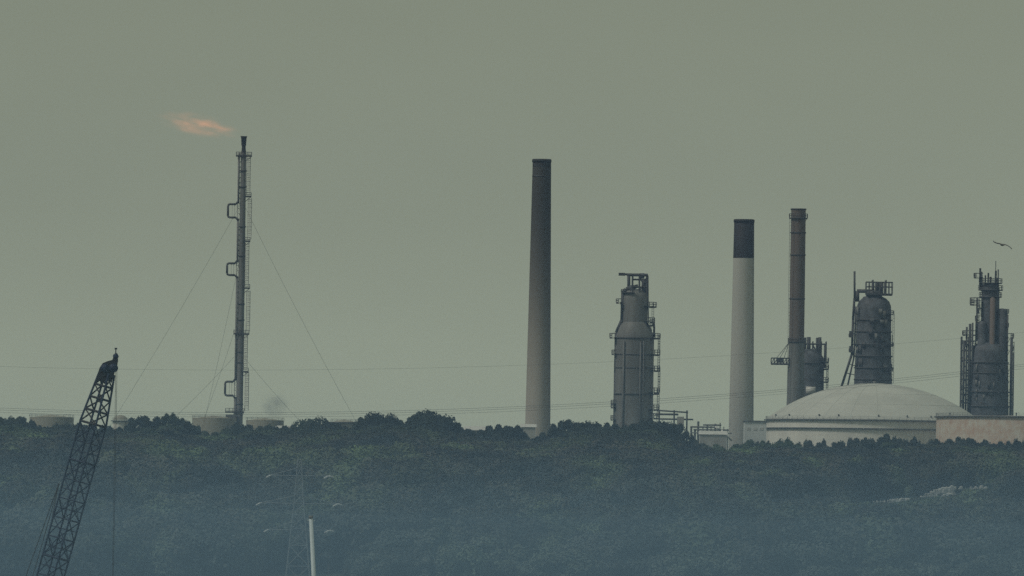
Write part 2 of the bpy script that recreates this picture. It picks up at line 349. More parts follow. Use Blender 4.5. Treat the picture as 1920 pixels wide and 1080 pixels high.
# ---------------- flare stack
def flare():
    D = 4300; s = K*D; top = P(457, 255, D); x0 = top.x; zt = top.z; c = (x0, D)
    base = ground_h(x0, D); Z = Zs(455, D)
    t = thing('flare_stack', (x0, D, base), 'slender guyed flare stack with side platforms and three square pipe loops', 'flare stack')
    lat(t, 'riser', M['vessel_steel'], c, [(1.5, base), (1.35, Z(500)), (1.1, Z(286))], 20)
    lat(t, 'flare_tip', M['soot'], c, [(1.0, Z(286)), (.8, Z(275)), (1.0, Z(262)), (1.35, Z(256)), (1.5, zt), (1.2, zt), (1.0, zt-4)], 20)
    # lattice side frame with the small pipes (left) and caged ladder (right)
    m = MB()
    for dx, dy in ((-2.3,-.6), (-2.3,.6)): m.bar((x0+dx, D+dy, base), (x0+dx, D+dy, Z(290)), .16, n=4)
    z = base
    k_ = 0
    while z < Z(292):
        m.bar((x0-2.3, D-.6, z), (x0-1.0, D, z), .13, n=4); m.bar((x0-2.3, D-.6, z), (x0-2.3, D+.6, z+(2.2)), .1, n=4); m.bar((x0-2.3, D-.6, z), (x0-1.2, D-.6, z+2.2), .1, n=4)
        z += 2.2
    m.build('pipe_bracket', M['steel_pale'], t)
    for k_, (a, b_) in enumerate(((770,698),(692,628),(620,545),(536,455),(448,371),(364,293))):
        dx = 3.0 if k_ % 2 == 0 else 2.2
        ladder(t, x0+dx, D-.4, Z(a), Z(b_), 1.5, True, .8, r=.13, m_=M['steel_pale'])
    for v, right, left in ((292, 3.5, -3.2), (368, 3.6, 0), (452, 3.4, 0), (540, 3.6, 0), (626, 3.6, -3.0), (697, 3.6, 0), (773, 2.0, -6.0)):
        z = Z(v); m = MB(); xl = x0 + (left if left else .8); xr = x0 + right
        m.box(((xl+xr)/2, D, z), xr-xl, 3.2, .65); d = m.build('platform', M['dark_steel'], t)
        r = MB()
        for yy in (D-1.6, D+1.6):
            for xx in np.linspace(xl+.08, xr-.08, max(2, int((xr-xl)/1.4)+1)): r.bar((xx, yy, z), (xx, yy, z+1.6), .08, n=4)
            for h in (.8, 1.6): r.bar((xl, yy, z+h), (xr, yy, z+h), .07, n=4)
        for xx in (xl+.08, xr-.08):
            for h in (.8, 1.6): r.bar((xx, D-1.6, z+h), (xx, D+1.6, z+h), .07, n=4)
        MB().bar((xr-.1, D-1.5, z-.2), (x0+.9, D, z-2.2), .12, n=4).build('strut', M['steel_rail'], d)
        r.build('railing', M['steel_rail'], d)
    for v0, v1 in ((383, 408), (494, 516), (716, 742)):
        za, zb = Z(v0), Z(v1); xo = x0 - 6.2; r_ = .38
        pts = [(x0-1.7, D-.7, za+1.6), (x0-2.8, D-.7, za), (xo+.5, D-.7, za), (xo, D-.7, za-.6), (xo, D-.7, zb+.6), (xo+.5, D-.7, zb), (x0-2.8, D-.7, zb), (x0-1.7, D-.7, zb-1.2)]
        MB().tube(pts, r_*1.2, 8).build('expansion_loop', M['dark_steel'], t)
        m = MB(); m.bar((x0-3.4, D-.7, za), (x0-3.4, D-.7, zb), .1, n=4); m.bar((x0-4.4, D-.7, za), (x0-4.4, D-.7, zb), .07, n=4); m.build('loop_brace', M['steel_pale'], t)
    ext = [(808+20), 742+5]
    segs = [(base, Z(744)), (Z(714), Z(519)), (Z(492), Z(411)), (Z(381), Z(286))]
    for za, zb in segs: MB().bar((x0-1.75, D-.7, za), (x0-1.75, D-.7, zb), .33, n=8).build('steam_pipe', M['pipe'], t)
    # flanges
    for v in (320, 350, 425, 480, 570, 600, 660, 680, 758):
        m = MB(); zring(m, c, 1.25, Z(v), .35, .5, 20); m.build('flange', M['dark_steel'], t)
    # base equipment cabin
    m = MB(); m.box((x0-3.4, D-2, (base+Z(778))/2), 4.6, 4, Z(778)-base); m.build('base_frame', M['vessel_steel'], t)
    def guy(u0, v0, u1, v1, dy):
        a = P(u0, v0, D); b_ = P(u1, v1, D); d = (b_-a); k2 = (a.z - ground_h(b_.x, D)) / (a.z - b_.z)
        e_ = a + d*k2; a.x = x0 + (1.2 if d.x > 0 else -1.2); a.y = D; e_.y = D + dy
        # keep the sight line: small sag
        pts = [a.lerp(e_, q/14) + Vector((0, 0, -4*2.0*(q/14)*(1-q/14))) for q in range(15)]
        MB().tube(pts, .045, 4).build('guy_wire', M['wire'], t)
    guy(444, 385, 225, 752, 30); guy(468, 390, 660, 768, 20); guy(446, 492, 395, 770, -90); guy(446, 662, 335, 765, 25); guy(464, 668, 540, 752, 20)
    guy(446, 600, 372, 775, 120)
flare()

# ---------------- tall column (left of the banded chimney)
def column_a():
    D = 3900; s = K*D; u = 1189; cx = P(u, 700, D).x; c = (cx, D); Z = Zs(u, D)
    base = ground_h(cx, D) - .3
    t = thing('fractionating_column', (cx, D, base), 'broad grey process column that steps in near its top, with platforms down its right side', 'refinery column')
    R1, R2 = 36.5*s, 23.5*s; x2 = cx + 0*s
    lat(t, 'lower_shell', M['vessel_steel'], c, [(R1+.2, base), (R1, Z(770)), (R1, Z(634)), (R1-.3, Z(628)), (R2+1.2, Z(612)), (R2, Z(604))], 48)
    lat(t, 'upper_shell', M['vessel_steel'], c, [(R2, Z(604)), (R2, Z(560)), (R2*.93, Z(551)), (R2*.7, Z(545)), (R2*.3, Z(542)), (.01, Z(541))], 48)
    for v in (739, 634, 690, 665): m = MB(); zring(m, c, R1, Z(v), .12 if v in (690,665) else .3, .45, 48); m.build('stiffening_ring', M['dark_steel'], t)
    # left riser pipe that follows the neck
    xs = lambda uu, v: P(uu, v, D).x
    pts = [Vector((cx+1, D-1, Z(541)+1)), Vector((xs(1174,545), D-1, Z(545)+.6)), Vector((xs(1168,550), D-1, Z(549))), Vector((xs(1166.5,600), D-1, Z(600))), Vector((xs(1156,626), D-1, Z(624))), Vector((xs(1154.5,700), D-1, Z(700))), Vector((xs(1153,790), D-1, base+2))]
    MB().tube(pts, .75, 10).build('riser_pipe', M['dark_steel'], t)
    # head frame
    m = MB(); zt = Z(516)
    for uu in (1186, 1199, 1213):
        for dy in (-3.5, 3.5): m.bar((xs(uu, 530), D+dy, Z(556)), (xs(uu, 530), D+dy, zt+.6), .32, n=4)
    for dy in (-3.5, 3.5):
        m.bar((xs(1176,516), D+dy, zt), (xs(1214,516), D+dy, zt), .35, n=4); m.bar((xs(1186,526), D+dy, Z(524)), (xs(1214,526), D+dy, Z(524)), .25, n=4)
        m.bar((xs(1199,520), D+dy, Z(518)), (xs(1213,545), D+dy, Z(546)), .2, n=4); m.bar((xs(1213,520), D+dy, Z(518)), (xs(1199,545), D+dy, Z(546)), .2, n=4)
        m.bar((xs(1186,540), D+dy, Z(538)), (xs(1213,540), D+dy, Z(538)), .25, n=4)
    for uu in (1186, 1213): m.bar((xs(uu, 530), D-3.5, zt), (xs(uu, 530), D+3.5, zt), .3, n=4)
    m.build('head_frame', M['dark_steel'], t)
    m = MB(); m.bar((xs(1162,516), D, zt+.3), (xs(1214,516), D, zt+.3), .48, n=6); m.box((xs(1166,516), D, zt+.3), 2.5, 1.2, 1.1); m.build('davit_beam', M['dark_steel'], t)
    m = MB(); m.bar((xs(1179,516), D-.5, Z(513)), (xs(1179,550), D-.5, Z(549)), .65, n=10); m.build('vent_pipe', M['dark_steel'], t)
    m = MB(); m.bar((xs(1204,516), D-.5, Z(512)), (xs(1204,530), D-.5, Z(522)), .9, n=10); m.bar((xs(1208,530), D-1, Z(524)), (xs(1208,530), D-1, Z(548)), 1.1, n=10); m.build('overhead_pipe', M['vessel_dark'], t)
    m = MB(); m.bar((xs(1183,530), D-2, Z(535)), (xs(1186,545), D-2, Z(548)), .8, n=10); m.build('nozzle', M['vessel_dark'], t)
    m = MB(); m.bar((xs(1215,520), D-1, Z(516)), (xs(1215.5,610), D-1, Z(606)), .25, n=6); m.build('downcomer_pipe', M['dark_steel'], t)
    platform(t, c, Z(548), R2*.7, R2+.7, 95, 265)
    for v, ro, a in ((574, 3.4, 48), (603, 2.8, 40), (609, 2.8, 40)): platform(t, c, Z(v), R2, R2+ro, -a, a, 1.6, 6, .5)
    for v in (633, 664, 694, 735, 767, 783): platform(t, c, Z(v), R1, R1+2.4, -38, 38, 1.7, 6, .5 if v != 735 else .9)
    for v, ro in ((567, 1.8),): platform(t, c, Z(v), R2+1, R2+2.6, 150, 210, 1.3, 5, .5)
    for v in (633, 664, 758, 764, 787): platform(t, c, Z(v), R1, R1+1.3+(v==633)*.9, 155, 205, 1.5, 5, .45)
    for k_, (a, b_) in enumerate(((790,767),(767,735),(735,694),(694,664),(664,633))): ladder(t, cx+R1+(1.9 if k_ != 2 else 2.1), D-1.5, Z(a), Z(b_)+1.2, .7, k_ % 2 == 0, 1.0, r=.11)
    for k_, (a, b_) in enumerate(((633,609),(603,574))): ladder(t, cx+R2+2.0, D-1.5, Z(a), Z(b_)+1.2, .7, False, 1.0)
    m = MB(); m.tube([(cx+R2+2.4, D-2, Z(606)), (cx+R2+2.6, D-2, Z(612)), (cx+R2+2.6, D-2, Z(632))], .4, 8); m.build('instrument_pipe', M['dark_steel'], t)
    # long vertical process pipes down the face
    for dx, y_, rr in ((-4.2, 0, .35), (2.2, 0, .25), (3.4, 0, .25)):
        yy = D - math.sqrt(max(0, R1**2 - dx**2)) - .5
        MB().bar((cx+dx, yy, base+1), (cx+dx, yy, Z(640)), rr, n=8).build('process_pipe', M['pipe'], t)
column_a()

# ---------------- steel stack with the squat vessel beside it
def stack_c():
    D = 4100; s = K*D; u = 1494; cx = P(1497.5, 395, D).x; c = (cx, D); Z = Zs(u, D)
    base = ground_h(cx, D) - .3
    t = thing('steel_stack', (cx, D, base), 'rusty brown steel stack with a ring platform near its top and a flared base', 'stack')
    lat(t, 'shaft', M['rust_steel'], c, [(14.2*s, Z(640)), (14.1*s, Z(520)), (13.6*s, Z(396)), (14.2*s, Z(392)), (12.4*s, Z(392)), (12.2*s, Z(402))], 40)
    lat(t, 'flared_base', M['vessel_steel'], c, [(17.5*s, base), (17*s, Z(760)), (14.3*s, Z(640))], 40)
    platform(t, c, Z(408), 13.7*s, 17.3*s, 0, 360, 1.6, 18, .5)
    platform(t, c, Z(640), 14.2*s, 16.0*s, 0, 360, 1.3, 18, .5)
    for v in (392, 478, 436, 560): m = MB(); zring(m, c, 14.0*s, Z(v), .2, .5); m.build('stiffening_ring', M['dark_steel'], t)
    ladder(t, cx-14.3*s-.2, D-3.2, Z(755), Z(408), .6, False, 1.4, r=.06)
    # side gantry on the left
    xs = lambda uu, v: P(uu, v, D).x
    m = MB(); za, zb = Z(683), Z(672); x0, x1 = xs(1446, 680), xs(1480, 680)
    for dy in (-2, 2):
        m.bar((x0, D+dy, za), (x1, D+dy, za), .35, n=4); m.bar((x0, D+dy, zb), (x1, D+dy, zb), .2, n=4)
        n_ = 6
        for i in range(n_+1):
            x = x0+(x1-x0)*i/n_; m.bar((x, D+dy, za), (x, D+dy, zb), .16, n=4)
            if i < n_: m.bar((x, D+dy, za), (x+(x1-x0)/n_, D+dy, zb), .12, n=4)
    m.box(((x0+x1)/2, D, za), x1-x0, 4, .3)
    m.build('side_gantry', M['dark_steel'], t)
    m = MB()
    for du, vv in ((1462, 672), (1470, 672), (1456, 672)): m.bar((xs(du, vv), D, zb), (cx-14*s, D, Z(642)), .10, n=4)
    m.build('stay_rod', M['steel_rail'], t)
    m = MB(); m.box((xs(1462, 678), D, (za+zb)/2+.3), 2.6, 2.2, 1.9); m.build('damper_motor', M['vessel_dark'], t)
stack_c()
def vessel_squat():
    D = 4140; s = K*D; u = 1520; Z = Zs(u, D); cx = P(1517, 700, D).x; c = (cx, D); base = ground_h(cx, D) - .3; R = 28*s
    t = thing('process_vessel', (cx, D, base), 'squat dark dome-topped vessel behind the rusty steel stack', 'process vessel')
    lat(t, 'shell', M['vessel_dark'], c, [(R, base), (R, Z(680)), (R*.93, Z(669)), (R*.72, Z(660)), (R*.4, Z(655)), (.01, Z(653))], 40)
    xs = lambda uu, v: P(uu, v, D).x
    for uu, vt, r in ((1510, 633, .45), (1516.5, 632, .8), (1532, 633, .5), (1537, 632, .7), (1547, 645, .45)):
        MB().bar((xs(uu, vt), D-1, Z(vt)), (xs(uu, vt), D-1, Z(672 if uu < 1545 else 690)), r, n=8).build('vent_pipe', M['dark_steel'], t)
    m = MB()
    for dy in (-4, 4):
        m.bar((xs(1508,645), D+dy, Z(645)), (xs(1549,645), D+dy, Z(645)), .25, n=4)
        for uu in (1508, 1524, 1540, 1549): m.bar((xs(uu,645), D+dy, Z(640)), (xs(uu,645), D+dy, Z(676)), .2, n=4)
        m.bar((xs(1524,645), D+dy, Z(646)), (xs(1532,660), D+dy, Z(662)), .15, n=4)
    for uu in (1508, 1549): m.bar((xs(uu,645), D-4, Z(645)), (xs(uu,645), D+4, Z(645)), .2, n=4)
    m.build('head_frame', M['dark_steel'], t)
    for v in (678, 691, 715): platform(t, c, Z(v), R, R+1.9, -45, 45, 1.6, 6, .5)
    for a, b_ in ((715,691),(691,678),(740,715)): ladder(t, cx+R+1.3, D-2, Z(a), Z(b_)+1, .7, True, 1.0, r=.1)
    m = MB(); zring(m, c, R, Z(681), .25, .6); m.build('stiffening_ring', M['dark_steel'], t)
    m = MB(); m.bar((xs(1510,735), D-R-1.4, Z(733)), (xs(1528,735), D-R-1.4, Z(733)), 1.7, n=14); m.build('heat_exchanger', M['steel_pale'], t)
vessel_squat()

# ---------------- dark dome-topped reactor behind the white dome
def reactor():
    D = 4150; s = K*D; u = 1637; Z = Zs(u, D); cx = P(1638, 640, D).x; c = (cx, D); base = ground_h(cx, D) - .3; R = 33*s
    t = thing('reactor_tower', (cx, D, base), 'dark square-shouldered reactor tower with a caged top deck, rising behind the white dome', 'reactor')
    lat(t, 'shell', M['vessel_dark'], c, [(R+1.0, base), (R+.5, Z(715)), (R, Z(640)), (R-.1, Z(583)), (R*.96, Z(573)), (R*.86, Z(565)), (R*.66, Z(559)), (R*.45, Z(556)), (R*.4, Z(551)), (.01, Z(549))], 48)
    rb = random.Random(3)
    for v in (600, 622, 646, 668, 690, 712): m = MB(); zring(m, c, R+.1+.4*(v > 640), Z(v), .22, .5, 48); m.build('stiffening_ring', M['dark_steel'], t)
    for i in range(26):                                     # insulation panels, unevenly fixed
        a = math.radians(rb.uniform(195, 345)); z0 = Z(rb.uniform(590, 705)); h = rb.uniform(1.6, 3.6); wd = rb.uniform(.10, .25)
        m = MB(); rr = R + .65
        m.lathe(c, [(rr-.6, z0), (rr, z0), (rr, z0+h), (rr-.6, z0+h)], 3, a, a+wd)
        m.build('insulation_panel', M['vessel_steel'] if rb.random() < .5 else M['dark_steel'], t)
    m = MB(); m.bar((P(1637,614,D).x, D-R-.9, Z(614)), (P(1637,614,D).x, D-R+.2, Z(614)), .5, n=12); m.build('manhole', M['soot'], t)
    # caged deck
    xs = lambda uu, v: P(uu, v, D).x
    x0, x1 = xs(1624, 540), xs(1673, 540); zb, zt = Z(552), Z(529)
    m = MB(); m.box(((x0+x1)/2, D, zb), x1-x0, 10, .7); d = m.build('top_deck', M['dark_steel'], t)
    m = MB()
    for i in range(9):
        x = x0 + (x1-x0)*i/8
        for dy in (-5, 5): m.bar((x, D+dy, zb), (x, D+dy, zt + (.9 if i in (2,6) else 0)), .24 if i in (2,4,6) else .15, n=4)
    for dy in (-5, 5):
        for z in (zt, (zt+zb)/2+.6): m.bar((x0, D+dy, z), (x1, D+dy, z), .15, n=4)
    for x in (x0, x1):
        for z in (zt, (zt+zb)/2): m.bar((x, D-5, z), (x, D+5, z), .15, n=4)
    m.build('cage', M['steel_rail'], d)
    for uu, r in ((1637.5, .45), (1645, .7), (1653, .8), (1660, .5)): MB().bar((xs(uu,540), D+rb.uniform(-2,2), Z(550)), (xs(uu,540), D, Z(527+rb.uniform(0,5))), r, n=8).build('valve_stack', M['dark_steel'], t)
    MB().lathe(c, [(R*.45, Z(556)), (R*.5, Z(548)), (R*.32, Z(545))], 24).build('neck', M['dark_steel'], t)
    # left arm, mast and long raking leg
    m = MB(); m.bar((xs(1607,546), D, Z(546)), (xs(1640,545), D, Z(546)), .8, n=10); m.bar((xs(1608,546), D, Z(546)), (xs(1608,560), D, Z(566)), .8, n=10); m.build('transfer_pipe', M['dark_steel'], t)
    m = MB(); m.bar((xs(1622,560), D-1, Z(556)), (xs(1626,572), D-1, Z(572)), 1.0, n=10); m.build('elbow', M['vessel_dark'], t)
    m = MB(); m.bar((xs(1602.5,508), D, Z(509)), (xs(1602.5,566), D, Z(566)), .42, n=8); m.build('mast', M['dark_steel'], t)
    m = MB(); pts = [(xs(1602,560), D-1, Z(560)), (xs(1599.5,600), D-1, Z(600)), (xs(1597,665), D-1, Z(665)), (xs(1579,722), D-1, Z(722)), (xs(1570,745), D-1, Z(748)), ]
    m.tube(pts, .5, 8); m.build('raking_pipe', M['dark_steel'], t)
    m = MB(); pts2 = [(xs(1605,575), D+1, Z(575)), (xs(1603,640), D+1, Z(640)), (xs(1601,672), D+1, Z(672)), (xs(1590,722), D+1, Z(722)), (xs(1585,740), D+1, Z(745))]
    m.tube(pts2, .35, 8)
    for v in (585, 605, 625, 645, 665, 683, 700): m.bar((np.interp(v, (560,600,665,722), [p[0] for p in pts[:4]]), D-1, Z(v)), (cx-R+.2, D, Z(v+4)), .16, n=4)
    m.build('support_strut', M['steel_rail'], t)
    for v in (627, 655):
        m = MB(); x = xs(1596, v); m.box((x, D-1, Z(v)), 1.6, 2.4, 2.4); m.build('junction_box', M['vessel_dark'], t)
        platform(t, (x+1.2, D-1), Z(v+5), .6, 2.2, 110, 250, 1.2, 5, .3)
    for v in (588, 648, 694): platform(t, c, Z(v), R, R+1.0, -50, 50, 1.3, 6, .3)
    ladder(t, cx+R+.8, D-2, Z(718), Z(588), .6, False, 1.2, r=.07)
reactor()

# ---------------- cluster tower at the right edge
def column_e():
    D = 4120; s = K*D; u = 1856; Z = Zs(u, D); cx = P(1856, 640, D).x; c = (cx, D); base = ground_h(cx, D) - .3
    t = thing('cracking_tower', (cx, D, base), 'stepped dark tower wrapped in pipes and platforms at the right edge of the skyline', 'refinery tower')
    xs = lambda uu, v=640: P(uu, v, D).x
    R = 17*s
    lat(t, 'main_shell', M['vessel_dark'], c, [(R, base), (R, Z(590)), (R, Z(540)), (R*.85, Z(533)), (.01, Z(530))], 40)
    lat(t, 'lower_shell', M['vessel_dark'], c, [(38*s, base), (37.5*s, Z(780)), (35.5*s, Z(700)), (34*s, Z(660)), (31*s, Z(650)), (R+1, Z(643)), (R-.2, Z(641))], 48)
    c2 = (xs(1878), D-2)
    lat(t, 'side_vessel', M['vessel_dark'], c2, [(10.5*s, base), (10.5*s, Z(583)), (8.5*s, Z(579)), (.01, Z(578))], 24)
    c3 = (xs(1841), D-3)
    lat(t, 'side_vessel', M['vessel_dark'], c3, [(9*s, base), (9*s, Z(610)), (7*s, Z(604)), (.01, Z(602))], 24)
    c4 = (xs(1860, 600), D-4.5)
    lat(t, 'standpipe', M['rust_steel'], c4, [(5*s, base), (5*s, Z(560)), (.01, Z(557))], 16)
    rb = random.Random(11)
    # head gear: masts, nozzles
    for uu, vt, r in ((1838, 503, .45), (1841, 510, .5), (1848, 516, .35), (1853, 512, .4), (1858, 519, .5), (1866.5, 489, .16), (1867, 508, .4), (1872, 505, .3), (1871, 520, .45)):
        MB().bar((xs(uu, 520), D+rb.uniform(-3,3), Z(vt)), (xs(uu, 520), D+rb.uniform(-3,3), Z(545)), r, n=6).build('vent_pipe', M['dark_steel'], t)
    for v, ro in ((543, 1.3), (530, 1.0), (556, .9)): platform(t, c, Z(v), R*.6, R+ro, 0, 360, 1.7, 14, .4)
    for v, ro, a in ((520, 3.2, 30), (566, 4.6, 35), (571, 4.6, 35), (586, 1.6, 30), (600, 2.4, 35), (612, 2.0, 30)): platform(t, c, Z(v), R, R+ro, 180-a, 180+a, 1.6, 6, .45)
    for v, ro in ((628, 4.5), (648, 4.0)): platform(t, c, Z(v), R+3, R+3+ro, 155, 205, 1.6, 6, .45)
    # left scaffold tower with standing pipes
    m = MB(); xl, xr = xs(1803), xs(1817)
    for x in (xl, xr):
        for dy in (-2.5, 2.5): m.bar((x, D+dy, base), (x, D+dy, Z(632)), .3, n=4)
    for v in (640, 658, 676, 700, 712, 728, 740, 756, 772):
        for dy in (-2.5, 2.5): m.bar((xl, D+dy, Z(v)), (xs(1828), D+dy, Z(v)), .22, n=4)
        m.box(((xl+xr)/2+.8, D, Z(v)), xr-xl+2, 5, .2)
    for v0, v1 in ((640,676),(676,700),(700,728),(728,756)):
        m.bar((xl, D-2.5, Z(v0)), (xr, D-2.5, Z(v1)), .14, n=4); m.bar((xr, D-2.5, Z(v0)), (xl, D-2.5, Z(v1)), .14, n=4)
    m.build('scaffold', M['dark_steel'], t)
    for uu, vt, vb, r in ((1806, 640, 790, .5), (1811, 614, 790, .4), (1817, 608, 790, .55), (1822, 606, 760, .35), (1829, 597, 700, .3), (1831, 560, 640, .35), (1895, 632, 790, .55), (1899, 660, 790, .3), (1888, 590, 680, .35)):
        MB().bar((xs(uu, (vt+vb)/2), D-3+rb.uniform(-1,1), Z(vt)), (xs(uu, (vt+vb)/2), D-3, Z(vb)), r, n=8).build('process_pipe', M['dark_steel'], t)
    cr = (xs(1889), D)
    for v in (632, 655, 690, 712, 738, 762): platform(t, cr, Z(v), .5, 2.6, -55, 55, 1.6, 6, .45)
    for v in (586, 612): platform(t, c2, Z(v), 8.5*s, 8.5*s+.9, -60, 60, 1.4, 6, .4)
    for v in (700, 735, 762, 680): m = MB(); zring(m, c, 35.5*s + (.5 if v > 730 else 0), Z(v), .25, .5); m.build('stiffening_ring', M['dark_steel'], t)
    ladder(t, xs(1900), D-2, Z(785), Z(640), .7, True, 1.2, r=.08)
    ladder(t, xs(1834, 590), D-3, Z(640), Z(560), .7, True, 1.2, r=.08)
    for i in range(22):
        z0 = Z(rb.uniform(690, 775)); a = math.radians(rb.uniform(215, 325)); rr = 37.4*s
        m = MB(); m.lathe(c, [(rr-.7, z0), (rr+.1, z0), (rr+.1, z0+rb.uniform(1, 3)), (rr-.7, z0+3)], 2, a, a+rb.uniform(.05,.16)); m.build('cladding_panel', M['vessel_steel'] if i % 2 else M['dark_steel'], t)
column_e()

# ---------------- tanks
def tank(label, D, u, v_rim, r_px, m_shell, dome_v=None, m_roof=None, girders=(0, 3.2), name='storage_tank', courses=6, base=None, rail=True, stairs=True, vents=0, panels=0):
    s = K*D; ce = P(u, v_rim, D); R = r_px*s; base = base if base is not None else GZ - .5; c = (ce.x, D); zr = ce.z
    t = thing(name, (ce.x, D, base), label, 'storage tank')
    n = 96
    hs = np.linspace(base, zr, courses+1)
    for i in range(courses):                                # each shell course slightly inside the one below
        r_ = R - i*.03
        q_ = MB(); q_.lathe(c, [(r_, hs[i]), (r_, hs[i+1])], n); q_.lathe(c, [(r_, hs[i+1]), (r_-.06, hs[i+1]+.002)], n); q_.build('shell_course', m_shell, t)
    for g in girders:
        m = MB(); zring(m, c, R-.05, zr-g-.25, .75, .4, n); m.build('wind_girder', M['pipe'], t)
    if dome_v is not None:
        h = P(u, dome_v, D).z - zr; Rs = (R*R + h*h)/(2*h); 
        pr = []
        for k_ in range(15):
            r_ = (R-.1)*(1-k_/14); pr.append((max(r_, .01), zr + math.sqrt(Rs*Rs - r_*r_) - (Rs-h)))
        rf = MB().lathe(c, pr, n).build('dome_roof', m_roof, t)
        if h > 6:
            for q in range(24):                             # radial battens and hoops of the dome
                a = 2*math.pi*q/24; m = MB()
                pts = [(c[0]+p_[0]*math.cos(a), c[1]+p_[0]*math.sin(a), p_[1]+.03) for p_ in pr[:-1]]
                m.tube(pts, .04, 4); m.build('batten', m_roof, rf)
            for q in range(3, 13, 3):
                m = MB(); m.lathe(c, [(pr[q][0]+.06, pr[q][1]-.02), (pr[q][0]+.03, pr[q][1]+.09), (pr[q][0]-.08, pr[q][1]+.08)], n); m.build('hoop', m_roof, rf)
            m = MB(); m.bar((c[0], D, pr[-1][1]-.2), (c[0], D, pr[-1][1]+.9), .7, n=12); m.build('roof_vent', M['pipe'], rf)
    else:
        MB().lathe(c, [(R-.1, zr-.3), (R*.5, zr+.5), (.01, zr+1.0)], n).build('roof', m_roof or m_shell, t)
    for q in range(vents):
        a = math.radians(-160 + 140*q/max(1, vents-1)+random.uniform(-5,5)); rr = R*.965; zz = zr + (.6 if dome_v is None else 1.3)
        x, y = c[0]+rr*math.cos(a), c[1]+rr*math.sin(a)
        m = MB(); m.bar((x,y,zr-.2), (x,y,zz+.2), .22, n=8); m.bar((x,y,zz+.2), (x,y,zz+.6), .4, .22, n=8); m.build('vent', M['pipe'], t)
    if rail:
        m = MB(); k_n = int(R*2*math.pi/3.0)
        for i in range(k_n):
            a = 2*math.pi*i/k_n; x, y = c[0]+R*math.cos(a), c[1]+R*math.sin(a); m.bar((x,y,zr-.1), (x,y,zr+1.1), .045, n=3)
        for h in (.6, 1.1): m.lathe(c, [(R-.03, zr+h-.03), (R+.03, zr+h), (R-.03, zr+h+.03)], n)
        m.build('railing', M['steel_rail'], t)
    if stairs:
        m = MB(); a0, a1 = math.radians(-125), math.radians(-100 if R > 20 else -40); N_ = 24
        for i in range(N_):
            f = i/(N_-1); a = a0+(a1-a0)*f; z = base + (zr-base)*f; x, y = c[0]+(R+.6)*math.cos(a), c[1]+(R+.6)*math.sin(a)
            m.box((x, y, z), .9, 1.1, .1, a)
            m.bar((c[0]+(R+1.1)*math.cos(a), c[1]+(R+1.1)*math.sin(a), z), (c[0]+(R+1.1)*math.cos(a), c[1]+(R+1.1)*math.sin(a), z+1.1), .05, n=3)
        m.build('stairway', M['pipe'], t)
    return t
tank('big white tank with a shallow domed roof, in front of the dark reactor tower', 3900, 1639, 789, 203, M['tank_white'], 719, M['tank_roof'], vents=9, stairs=False)
tank('wide flat-roofed tank with a rust-stained shell at the right edge', 3830, 2008, 784, 253, M['tank_rust'], None, M['tank_roof'], girders=(0,), vents=4, stairs=False)
def flat_block():
    D = 3790; x0, x1 = P(1395, 800, D).x, P(1436, 800, D).x; zt = P(1415, 791, D).z; base = ground_h((x0+x1)/2, D)-.3
    t = thing('plant_block', ((x0+x1)/2, D, base), 'pale flat-fronted block between the banded chimney and the white domed tank', 'building')
    w = MB(); w.box(((x0+x1)/2, D, (base+zt)/2), x1-x0, 14, zt-base); w.build('wall', mat('block_paint', (.66,.70,.72), .75, .1, .2), t)
    w = MB(); w.box(((x0+x1)/2, D, zt+.2), x1-x0+.8, 14.8, .4); w.build('roof', M['pipe'], t)
    for q in range(3): w = MB(); w.box((x0+1.6+q*2.4, D-7.05, zt-2.6), 1.3, .14, 1.0); w.build('window', M['steel_pale'], t)
    w = MB(); w.box((x0+2.2, D-7.05, base+1.2), 1.4, .14, 2.3); w.build('door', M['pipe'], t)
flat_block()
tank('low tan tank on the skyline just left of the flare stack base', 4250, 402, 784, 42, M['tank_tan'], None, M['tank_tan'], girders=(), courses=5)
tank('low olive tank on the skyline just right of the flare stack base', 4240, 497, 788, 36, M['tank_tan'], None, M['tank_tan'], girders=(), courses=5)
tank('low tan tank on the skyline left of the crane boom', 4200, 97, 782, 42, M['tank_tan'], None, M['tank_tan'], girders=(), courses=5)
tank('small pale domed tank between the crane boom and the jagged tree clump', 4100, 226, 788, 15, M['tank_white'], 778, M['tank_tan'], girders=(0,), courses=4, rail=True)
tank('low olive tank showing between the two tree mounds right of the flare stack', 4220, 645, 791, 26, M['tank_tan'], None, M['tank_tan'], girders=(0,), courses=4)

# ---------------- pipe bridge and low plant
def pipe_bridge():
    D = 3860; s = K*D; Z = Zs(1260, D); xs = lambda uu, v=780: P(uu, v, D).x; base = ground_h(xs(1260), D)-.3
    t = thing('pipe_bridge', (xs(1260), D, base), 'raised pipe bridge running right from the foot of the stepped column', 'pipe bridge')
    for v, u0, u1, r in ((770, 1236, 1290, .28), (777, 1228, 1272, .36), (786, 1236, 1300, .3)):
        MB().bar((xs(u0), D, Z(v)), (xs(u1), D, Z(v)+(-.6 if v == 770 else 0)), r, n=8).build('pipe', M['dark_steel'], t)
    for uu in (1236, 1264, 1288):
        m = MB()
        for dy in (-1.6, 1.6): m.bar((xs(uu), D+dy, base), (xs(uu), D+dy, Z(769)), .28, n=4)
        for v in (771, 779, 788): m.bar((xs(uu), D-1.8, Z(v)-.3), (xs(uu), D+1.8, Z(v)-.3), .2, n=4)
        m.build('trestle', M['dark_steel'], t)
    m = MB(); m.box((xs(1276), D-1, Z(790)), 2.6, 3, 3.6); m.build('valve_house', M['shed'], t)
pipe_bridge()
